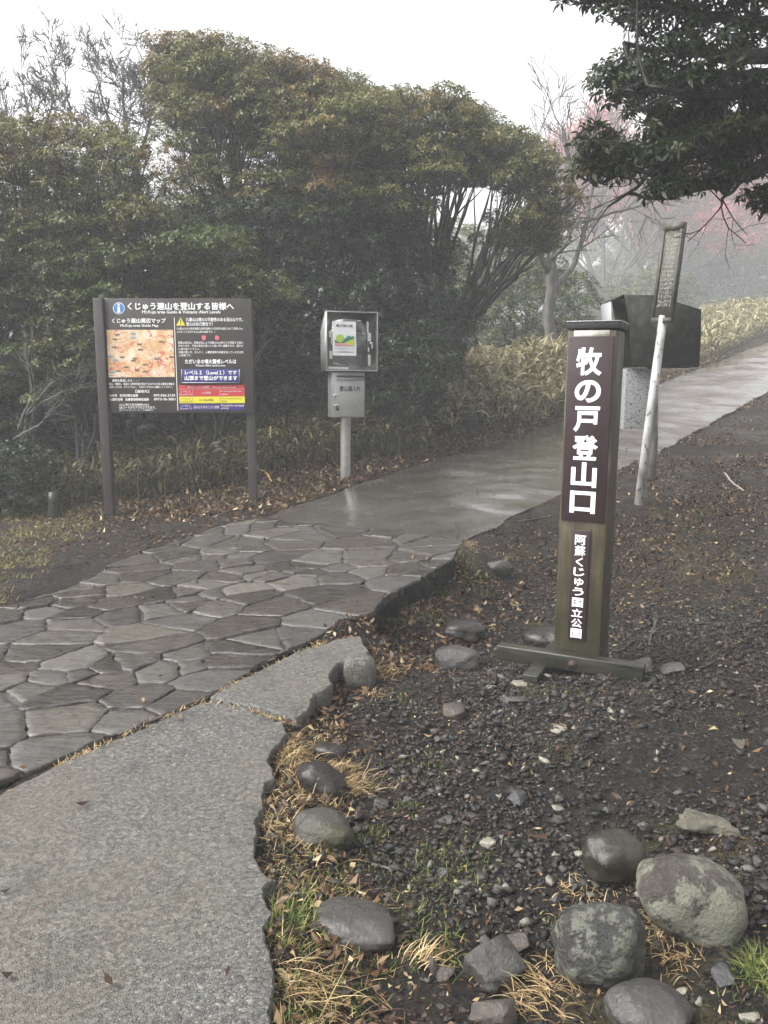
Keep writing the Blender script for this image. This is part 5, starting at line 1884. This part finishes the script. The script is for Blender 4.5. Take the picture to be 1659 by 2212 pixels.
shrub_tree('evergreen_shrub', 'shrub sprouting around the foot of the dark tree, right of the registration box', gb(860, 930, 11.0),
           [([(800, 740), (900, 720), (985, 700), (995, 770), (940, 850), (860, 900), (800, 880)], 42, 11.1, .4, .24, .55, 24), ([(560, 720), (680, 700), (690, 860), (560, 890)], 26, 11.0, .4, .24, .55, 26)], LEAF_DARK, DBARK, 5, .03, 20, group=G2, cat='shrub', rose=58)
shrub_tree('evergreen_shrub', 'leafy green shrub showing just above the notice board', gb(470, 960, 10.6),
           [([(400, 610), (470, 575), (560, 600), (620, 590), (640, 680), (540, 660), (430, 650)], 20, 10.5, .4, .2, .5, 24)], LEAF_MID, DBARK, 4, .03, 21, group=G2, cat='shrub', rose=60)

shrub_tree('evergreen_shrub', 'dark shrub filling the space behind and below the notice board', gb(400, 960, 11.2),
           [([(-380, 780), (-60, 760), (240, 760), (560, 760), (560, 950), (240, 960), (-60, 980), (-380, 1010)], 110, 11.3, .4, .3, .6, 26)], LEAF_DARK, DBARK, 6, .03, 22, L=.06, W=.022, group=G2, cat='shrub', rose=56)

# misty growth farther up the path
G3 = 'shrubs fading into the fog along the path'
shrub_tree('misty_shrub', 'green shrub in light fog behind the dwarf bamboo', gb(1130, 790, 20.0),
           [([(1010, 590), (1090, 565), (1180, 575), (1250, 620), (1270, 760), (1180, 790), (1030, 740), (1000, 660)], 62, 20, 1.5, .5, .6, 26)], LEAF_MID, DBARK, 6, .05, 31, group=G3, cat='shrub', L=.1, W=.04, rose=34, twigs=False)
shrub_tree('misty_shrub', 'foggy green shrub behind the hooded box', gb(1390, 730, 44),
           [([(1260, 640), (1330, 600), (1420, 590), (1480, 600), (1500, 720), (1400, 740), (1280, 740)], 42, 44, 2.2, 1.04, .6, 28)], LEAF_MID, DBARK, 5, .05, 32, group=G3, cat='shrub', L=.16, W=.065, rose=14, twigs=False)
shrub_tree('misty_shrub', 'broad dark foggy thicket right of the leaning sign', gb(1560, 700, 62),
           [([(1455, 520), (1520, 480), (1600, 475), (1680, 490), (1760, 520), (1760, 660), (1640, 660), (1480, 670)], 72, 62, 3, 1.45, .6, 24)], LEAF_MID, DBARK, 6, .06, 33, group=G3, cat='shrub', L=.2, W=.08, rose=12, twigs=False)
shrub_tree('misty_shrub', 'palest shrub, almost lost in fog at the right edge', gb(1680, 600, 88),
           [([(1560, 430), (1640, 380), (1760, 360), (1800, 560), (1640, 500), (1560, 480)], 44, 88, 4, 2.0, .6, 24)], LEAF_MID, DBARK, 5, .07, 34, group=G3, cat='shrub', L=.3, W=.12, rose=6, twigs=False)
shrub_tree('misty_shrub', 'pale foggy wood edge beyond the bare trees', gb(1200, 700, 80),
           [([(1000, 520), (1200, 500), (1330, 520), (1460, 500), (1480, 640), (1300, 680), (1000, 640)], 56, 80, 5, 2.1, .6, 26)], LEAF_MID, DBARK, 5, .08, 35, group=G3, cat='shrub', L=.3, W=.12, rose=6, twigs=False)
shrub_tree('misty_shrub', 'foggy thicket far behind the tall evergreens', gb(500, 800, 30),
           [([(-60, 560), (200, 500), (420, 430), (700, 450), (1000, 520), (1060, 700), (600, 760), (-60, 800)], 110, 30, 3, 1.0, .6, 34)], LEAF_MID, DBARK, 7, .08, 36, group=G3, cat='shrub', L=.18, W=.07, rose=16, twigs=False)


# bare trees
def grow(tk, sg_, tips, p, d, L, r, lev, rg, spread, up, kids, wigg):
    n = 5
    pts = [p]
    dd = d
    for _ in range(n - 1):
        dd = dd + rg.normal(0, wigg, 3) + np.array([0, 0, up])
        dd /= np.linalg.norm(dd)
        pts.append(pts[-1] + dd * L / (n - 1))
    pts = np.array(pts)
    rad = np.linspace(r, r * .55, n)
    if r > .012: tk.tube(pts, rad, 6, False)
    else:
        for a in range(n - 1): sg_.append((pts[a], pts[a + 1], rad[a], rad[a + 1]))
    if lev == 0:
        tips.append(pts[-1]); return
    for _ in range(kids + (rg.random() < .5)):
        f = rg.uniform(.35, 1.0)
        i = min(n - 2, int(f * (n - 1)))
        s = pts[i] + (pts[i + 1] - pts[i]) * (f * (n - 1) - i)
        nd = (pts[i + 1] - pts[i]); nd /= np.linalg.norm(nd)
        v = nd + rg.normal(0, spread, 3)
        v /= np.linalg.norm(v)
        grow(tk, sg_, tips, s, v, L * rg.uniform(.5, .8), r * rg.uniform(.42, .62), lev - 1, rg, spread, up, kids, wigg)


def bare_tree(name, label, limbs, seed, levels=3, spread=.5, up=.03, kids=3, bark=BARK, first=.55, buds=None, budL=.05, group=None, wigg=.13, minr=.0, dens=1.0, nbud=3):
    """limbs: polylines of (px, py, distance, radius); twigs are grown from them"""
    rg = np.random.default_rng(seed)
    base = at(*limbs[0][0][:3])
    base[2] = float(Zg(base[0], base[1]))
    root = thing(name, label, 'tree', tuple(base), group=group)
    tk, sg_, tips = MB(), [], []
    for li, lm in enumerate(limbs):
        P = np.array([at(*q[:3]) for q in lm]) - base
        if li == 0: P[0, 2] = -.1
        rr_ = np.array([q[3] for q in lm])
        n = 6 * len(lm)
        Q = polyline(np.column_stack([P, rr_]), n)
        pts = Q[:, :3].copy()
        for _ in range(2): pts[1:-1] = (pts[:-2] + 2 * pts[1:-1] + pts[2:]) / 4
        pts = wig(pts, .012 + Q[:, 3].mean() * .15, rg)
        tk.tube(pts, np.maximum(Q[:, 3], minr), 8)
        Lt = np.linalg.norm(np.diff(pts, axis=0), axis=1).sum()
        m = int((3 + Lt * 2.2) * dens)
        for _ in range(m):
            i = rg.integers(int(n * .35), n - 1)
            nd = pts[i + 1] - pts[i]; nd /= np.linalg.norm(nd)
            v = nd + rg.normal(0, spread, 3); v /= np.linalg.norm(v)
            grow(tk, sg_, tips, pts[i], v, first * rg.uniform(.6, 1.2), max(Q[i, 3] * .45, .006), levels - 1, rg, spread, up, kids, wigg)
        nd = pts[-1] - pts[-2]; nd /= np.linalg.norm(nd)
        grow(tk, sg_, tips, pts[-1], nd, first, max(Q[-1, 3] * .9, .006), levels - 1, rg, spread, up, kids, wigg)
    if sg_:
        a = np.array([s[0] for s in sg_]); b = np.array([s[1] for s in sg_])
        tk.segs(a, b, np.maximum([s[2] for s in sg_], minr), np.maximum([s[3] for s in sg_], minr))
    tk.build('trunk', bark, root, smooth=True)
    if buds is not None:
        T = np.repeat(np.array(tips), nbud, 0)
        n = len(T)
        D = rg.normal(0, 1, (n, 3)) + np.array([0, 0, .4])
        cr = MB()
        leaf_cards(cr, T + rg.normal(0, budL * 1.2, (n, 3)), D, rg.normal(0, 1, (n, 3)), budL * rg.uniform(.6, 1.3, n), budL * .4, .1)
        cr.build('crown', buds, root)
    return root


LICHB = m_noise('lichen_bark', [(0.3, (0.05, 0.048, 0.045)), (0.5, (0.10, 0.098, 0.092)), (0.75, (0.19, 0.19, 0.18))], 14, (.5, .8), .6, .006, 60)
bare_tree('bare_tree', 'leafless grey tree with crowded twigs rising behind the tallest evergreen', [
    [(300, 820, 15, .09), (290, 500, 15, .07), (300, 400, 15, .05), (270, 300, 15, .035), (265, 150, 15, .015)],
    [(300, 420, 15, .05), (200, 320, 14.6, .03), (150, 240, 14.6, .018), (140, 160, 14.6, .01)],
    [(290, 380, 15, .04), (330, 250, 15.3, .025), (310, 150, 15.3, .012)],
    [(285, 360, 15, .04), (230, 250, 15.2, .02), (200, 150, 15.2, .01)]], 41, 4, .55, .04, 3, LICHB, .46, dens=1.7, minr=.006)
bare_tree('bare_tree', 'leafless grey tree leaning at the top left corner', [
    [(60, 800, 14, .07), (70, 500, 14, .05), (80, 330, 14, .035), (60, 230, 14, .02), (50, 180, 14, .01)],
    [(75, 360, 14, .03), (110, 240, 14, .018), (110, 170, 14, .01)], [(75, 350, 14, .03), (20, 260, 14, .018), (10, 210, 14, .01)]], 42, 4, .55, .04, 3, LICHB, .4, minr=.0055, dens=1.4)
bare_tree('bare_shrub', 'bare whitish twiggy shrub left of the notice board', [
    [(20, 960, 10.2, .03), (60, 880, 10.1, .02), (110, 830, 10.0, .012), (190, 790, 10, .007)],
    [(40, 930, 10.1, .02), (70, 850, 10, .012), (60, 780, 10, .007)], [(50, 900, 10.1, .02), (130, 850, 9.9, .01), (215, 830, 9.9, .006)], [(30, 950, 10.1, .015), (80, 920, 9.9, .01), (110, 890, 9.9, .006)]], 43, 3, .5, .03, 3, m_noise('whitish_bark', [(0.3, (0.06, 0.06, 0.054)), (0.7, (0.15, 0.15, 0.138))], 20, (.5, .8), .4, .003), .35, minr=.0035)
bare_tree('bare_tree', 'dark forked bare tree standing in the fog beyond the dwarf bamboo', [
    [(1192, 730, 18, .13), (1188, 660, 18, .12), (1190, 590, 18, .11), (1196, 540, 18, .09), (1225, 450, 18, .06), (1235, 350, 18, .035), (1210, 270, 18, .015)],
    [(1190, 620, 18, .08), (1240, 580, 18.3, .06), (1262, 500, 18.3, .045), (1275, 420, 18.3, .03), (1300, 330, 18.3, .015)],
    [(1188, 590, 18, .08), (1160, 540, 17.7, .055), (1150, 450, 17.7, .035), (1160, 340, 17.7, .015)],
    [(1215, 490, 18, .05), (1290, 470, 18.2, .035), (1400, 440, 18.2, .02)]], 44, 3, .4, .03, 3, BARK, .8, minr=.007)
G4 = 'bare trees in the fog up the path'
bare_tree('bare_tree', 'bare multi-stemmed tree fanning out behind the hooded box', [
    [(1300, 700, 52.6, 0.232), (1295, 640, 52.6, 0.194), (1270, 560, 52.6, 0.136), (1230, 480, 52.6, 0.077), (1190, 380, 52.6, 0.039)],
    [(1298, 650, 52.6, 0.175), (1305, 560, 52.6, 0.116), (1300, 450, 52.6, 0.077), (1310, 340, 52.6, 0.039)],
    [(1298, 660, 52.6, 0.194), (1350, 580, 53.4, 0.136), (1400, 520, 53.4, 0.097), (1470, 440, 53.4, 0.048)],
    [(1300, 640, 52.6, 0.136), (1340, 540, 52.2, 0.087), (1360, 430, 52.2, 0.039)],
    [(1320, 620, 52.6, 0.136), (1420, 590, 53.1, 0.087), (1520, 530, 53.1, 0.039)],
    [(1290, 610, 52.6, 0.116), (1240, 560, 52.2, 0.077), (1170, 500, 52.2, 0.039)]], 45, 3, .35, .03, 3, BARK, 2.6, group=G4, minr=.02, dens=.7)
PINKB = m_leaf('pink_bud', [(0.0, (0.36, 0.07, 0.07)), (0.5, (0.45, 0.13, 0.12)), (1.0, (0.45, 0.22, 0.19))], None, 0, .6, .3)
bare_tree('red_budded_tree', 'tree with a haze of pinkish red twigs in the fog', [
    [(1370, 680, 59.7, 0.232), (1380, 600, 59.7, 0.194), (1400, 520, 59.7, 0.136), (1420, 430, 59.7, 0.077), (1430, 350, 59.7, 0.039)],
    [(1380, 600, 59.7, 0.175), (1450, 530, 60.5, 0.116), (1530, 480, 60.5, 0.077), (1600, 440, 60.5, 0.039)],
    [(1385, 580, 59.7, 0.155), (1350, 480, 59.3, 0.097), (1320, 380, 59.3, 0.059), (1310, 320, 59.3, 0.029)],
    [(1395, 540, 59.7, 0.136), (1470, 460, 59.7, 0.087), (1540, 400, 59.7, 0.039)],
    [(1390, 560, 59.7, 0.136), (1500, 520, 58.9, 0.087), (1590, 490, 58.9, 0.039)],
    [(1380, 570, 59.7, 0.116), (1300, 480, 60.3, 0.077), (1250, 380, 60.3, 0.039)]], 46, 4, .42, .03, 3, BARK, 1.9, PINKB, .3, group=G4, minr=.017, dens=1.0, nbud=8)
bare_tree('red_budded_tree', 'fainter reddish tree farther back in the fog', [
    [(1480, 640, 74.1, 0.232), (1490, 560, 74.1, 0.175), (1510, 480, 74.1, 0.116), (1530, 400, 74.1, 0.059)],
    [(1488, 570, 74.1, 0.155), (1420, 480, 74.1, 0.097), (1390, 390, 74.1, 0.059)],
    [(1490, 550, 74.1, 0.155), (1580, 470, 74.1, 0.097), (1650, 420, 74.1, 0.059)]], 47, 4, .45, .03, 3, BARK, 2.2, PINKB, .45, group=G4, minr=.022, dens=.6, nbud=4)

# the near tree leaning in from the right
FY = 6.0
rg = np.random.default_rng(91)
tb0 = np.array([4.15, 6.2, 0.0]); tb0[2] = float(Zg(tb0[0], tb0[1]))
NBARK = m_noise('wet_black_bark', [(0.3, (0.006, 0.0052, 0.0048)), (0.5, (0.012, 0.0108, 0.0095)), (0.8, (0.028, 0.026, 0.023))], 12, (.5, .8), .8, .008, 40, (1, 1, .3))
near = thing('overhanging_tree', 'dark glossy-leaved tree reaching its branches in from the upper right', 'tree', tuple(tb0))
tk, cr = MB(), MB()
trunk = [np.array(p) for p in ((4.15, 6.2, tb0[2] - .2), (4.1, 6.2, 1.5), (3.95, 6.15, 2.6), (3.7, 6.1, 3.6), (3.5, 6.05, 4.6), (3.2, 6.0, 5.4))]
Q = polyline(np.array(trunk), 24)
tk.tube(wig(Q, .02, rg) - tb0, np.linspace(.2, .09, 24), 12)
LIMBS = [
    [(1760, 330, 6.1, .075), (1656, 358, 6.0, .06), (1549, 394, 5.9, .04), (1480, 412, 5.8, .025), (1440, 424, 5.8, .012)],
    [(1760, 290, 6.1, .06), (1656, 312, 6.0, .045), (1534, 318, 6.0, .035), (1442, 345, 5.9, .025), (1405, 375, 5.9, .017), (1366, 412, 5.8, .011), (1311, 449, 5.8, .006)],
    [(1442, 345, 5.9, .022), (1405, 336, 5.8, .018), (1335, 366, 5.7, .012), (1280, 394, 5.7, .006)],
    [(1780, 130, 6.1, .075), (1641, 122, 6.2, .055), (1519, 116, 6.2, .04), (1427, 113, 6.1, .025), (1347, 92, 6.0, .012)],
    [(1740, 190, 6.1, .05), (1573, 210, 5.7, .035), (1484, 200, 5.6, .022), (1400, 185, 5.6, .01)],
    [(1780, 60, 6.2, .06), (1573, 45, 6.4, .035), (1427, 15, 6.3, .02), (1300, -5, 6.2, .01), (1220, -2, 6.2, .006)],
    [(1740, 150, 6.1, .05), (1600, 165, 6.6, .03), (1500, 150, 6.6, .02), (1400, 140, 6.5, .01)],
    [(1740, 250, 6.1, .05), (1600, 268, 6.4, .03), (1500, 250, 6.4, .02), (1380, 235, 6.3, .01)],
    [(1720, 420, 6.0, .03), (1680, 430, 5.9, .02), (1650, 455, 5.9, .01)],
    [(1549, 394, 5.9, .02), (1570, 420, 5.8, .012), (1555, 450, 5.8, .006)]]
allp = []
for lm in LIMBS:
    P = np.array([[*at(*q[:3]), q[3]] for q in lm])
    Q = polyline(P, 6 * len(lm))
    pts = Q[:, :3]
    for _ in range(2): pts[1:-1] = (pts[:-2] + 2 * pts[1:-1] + pts[2:]) / 4
    pts = wig(pts, .012, rg)
    if lm[0][0] > 1700:
        j = np.argmin(np.abs(np.array(trunk)[:, 2] - pts[0, 2]))
        tp = np.array([np.interp(pts[0, 2] - .25, [t_[2] for t_ in trunk], [t_[k_] for t_ in trunk]) for k_ in range(3)])
        pts = np.concatenate([bez(tp, (tp + pts[0]) / 2 + np.array([0, 0, .05]), pts[0], 6)[:-1], pts])
        rr_ = np.concatenate([np.linspace(Q[0, 3] * 1.3, Q[0, 3], 5), Q[:, 3]])
    else: rr_ = Q[:, 3]
    tk.tube(pts - tb0, rr_, 8)
    allp.append(pts)
allp = np.concatenate(allp)
FOL = [([(1230, -20), (1245, 8), (1310, 30), (1390, 60), (1400, 100), (1410, 150), (1440, 190), (1520, 180), (1640, 170), (1700, 100), (1700, -60), (1230, -60)], 30, 6.2, .7, .17, 34),
       ([(1295, 145), (1340, 130), (1370, 165), (1440, 170), (1640, 180), (1700, 200), (1700, 280), (1560, 290), (1470, 275), (1390, 245), (1330, 205)], 30, 6.1, .7, .16, 31),
       ([(1395, 250), (1470, 250), (1580, 270), (1700, 270), (1700, 330), (1600, 335), (1500, 345), (1430, 330), (1400, 290)], 17, 6.0, .5, .15, 28),
       ([(1260, 300), (1300, 285), (1340, 330), (1390, 318), (1440, 340), (1380, 355), (1320, 372), (1275, 385), (1250, 350)], 18, 5.8, .25, .12, 17),
       ([(1440, 345), (1470, 365), (1500, 400), (1440, 420), (1420, 395)], 9, 5.8, .2, .11, 15),
       ([(1540, 350), (1600, 345), (1640, 365), (1560, 400), (1530, 415), (1510, 380)], 9, 5.9, .25, .1, 18),
       ([(1635, 410), (1700, 400), (1700, 470), (1645, 460)], 6, 5.9, .2, .1, 16)]
# the rest of the crown, over and beside the viewer
FOL += [([(1900, -900), (2700, -900), (2900, 500), (2080, 520), (1950, 420), (1900, 0)], 95, 6.0, 2.4, .36, 60),
        ([(1250, -950), (1900, -950), (1860, -230), (1380, -230)], 52, 6.2, 1.6, .3, 60)]
for poly, n, Y, dY, r, dm in FOL:
    for q in darts(poly, n, dm, rg):
        c = at(q[0], q[1], Y + rg.uniform(-dY, dY))
        rr = r * rg.uniform(.75, 1.25)
        rosettes(cr, tk, c - tb0, rr, .55, int(24 * (min(rr, .3) / .17) ** 1.6), 7, .07 if rr < .28 else .1, .025 if rr < .28 else .045, rg, -.45, .12, .6)
        e = c - np.array([0, 0, rr * .4])
        d2 = ((allp - e) ** 2).sum(1)
        near_i = np.argsort(d2)[:6]
        s0 = allp[rg.choice(near_i)]
        if np.linalg.norm(s0 - e) > .9: continue
        tk.tube(wig(bez(s0, (s0 + e) / 2 + rg.normal(0, .05, 3) + np.array([0, 0, -.03]), e, 7), .012, rg) - tb0, np.linspace(.013, .005, 7), 5, False)
# twigs without leaves under the lowest limb
for _ in range(60):
    i = rg.integers(0, len(allp))
    p = allp[i]
    tips, sgl = [], []
    d = rg.normal(0, .6, 3) + np.array([-.5, 0, -.1]); d /= np.linalg.norm(d)
    grow(tk, sgl, tips, p - tb0, d, .32, .006, 2, rg, .5, .02, 2, .14)
    tk.segs(np.array([s[0] for s in sgl]), np.array([s[1] for s in sgl]), np.array([s[2] for s in sgl]), np.array([s[3] for s in sgl]))
tk.build('trunk', NBARK, near, smooth=True)
cr.build('crown', LEAF_NEAR, near)

# ------------------------------------------------------------------ fog
bpy.data.objects.remove(_to)
bpy.context.view_layer.update()
zmax, zmin = 0, float(GZ.min())
for o in COL.objects:
    if o.type == 'MESH':
        n = len(o.data.vertices)
        if n:
            a = np.empty(n * 3, np.float32)
            o.data.vertices.foreach_get('co', a)
            a = a.reshape(-1, 3)
            w = np.array(o.matrix_world)
            zz = a @ w[2, :3] + w[2, 3]
            zmax = max(zmax, float(zz.max()))
zmax = max(zmax, CAMZ) + .5
t = NT('fog')
pv = t.n('VolumePrincipled', Density=HAZE_DENSITY, Color=(0.93, 0.95, 0.97), Anisotropy=0.0)
t.t.links.new(pv.outputs[0], t.out.inputs['Volume'])
t.m.cycles.homogeneous_volume = True
x0_, x1_, y0_, y1_ = gx[0] - 1, gx[-1] + 1, gy[0] - 1, gy[-1] + 1
hz_ = MB().box(((x0_ + x1_) / 2, (y0_ + y1_) / 2, (zmin - 1 + zmax) / 2), (x1_ - x0_, y1_ - y0_, zmax - zmin + 1)).build('haze', t.m)
tag(hz_, kind='stuff')
print('HAZE', zmin, zmax, len(COL.objects))
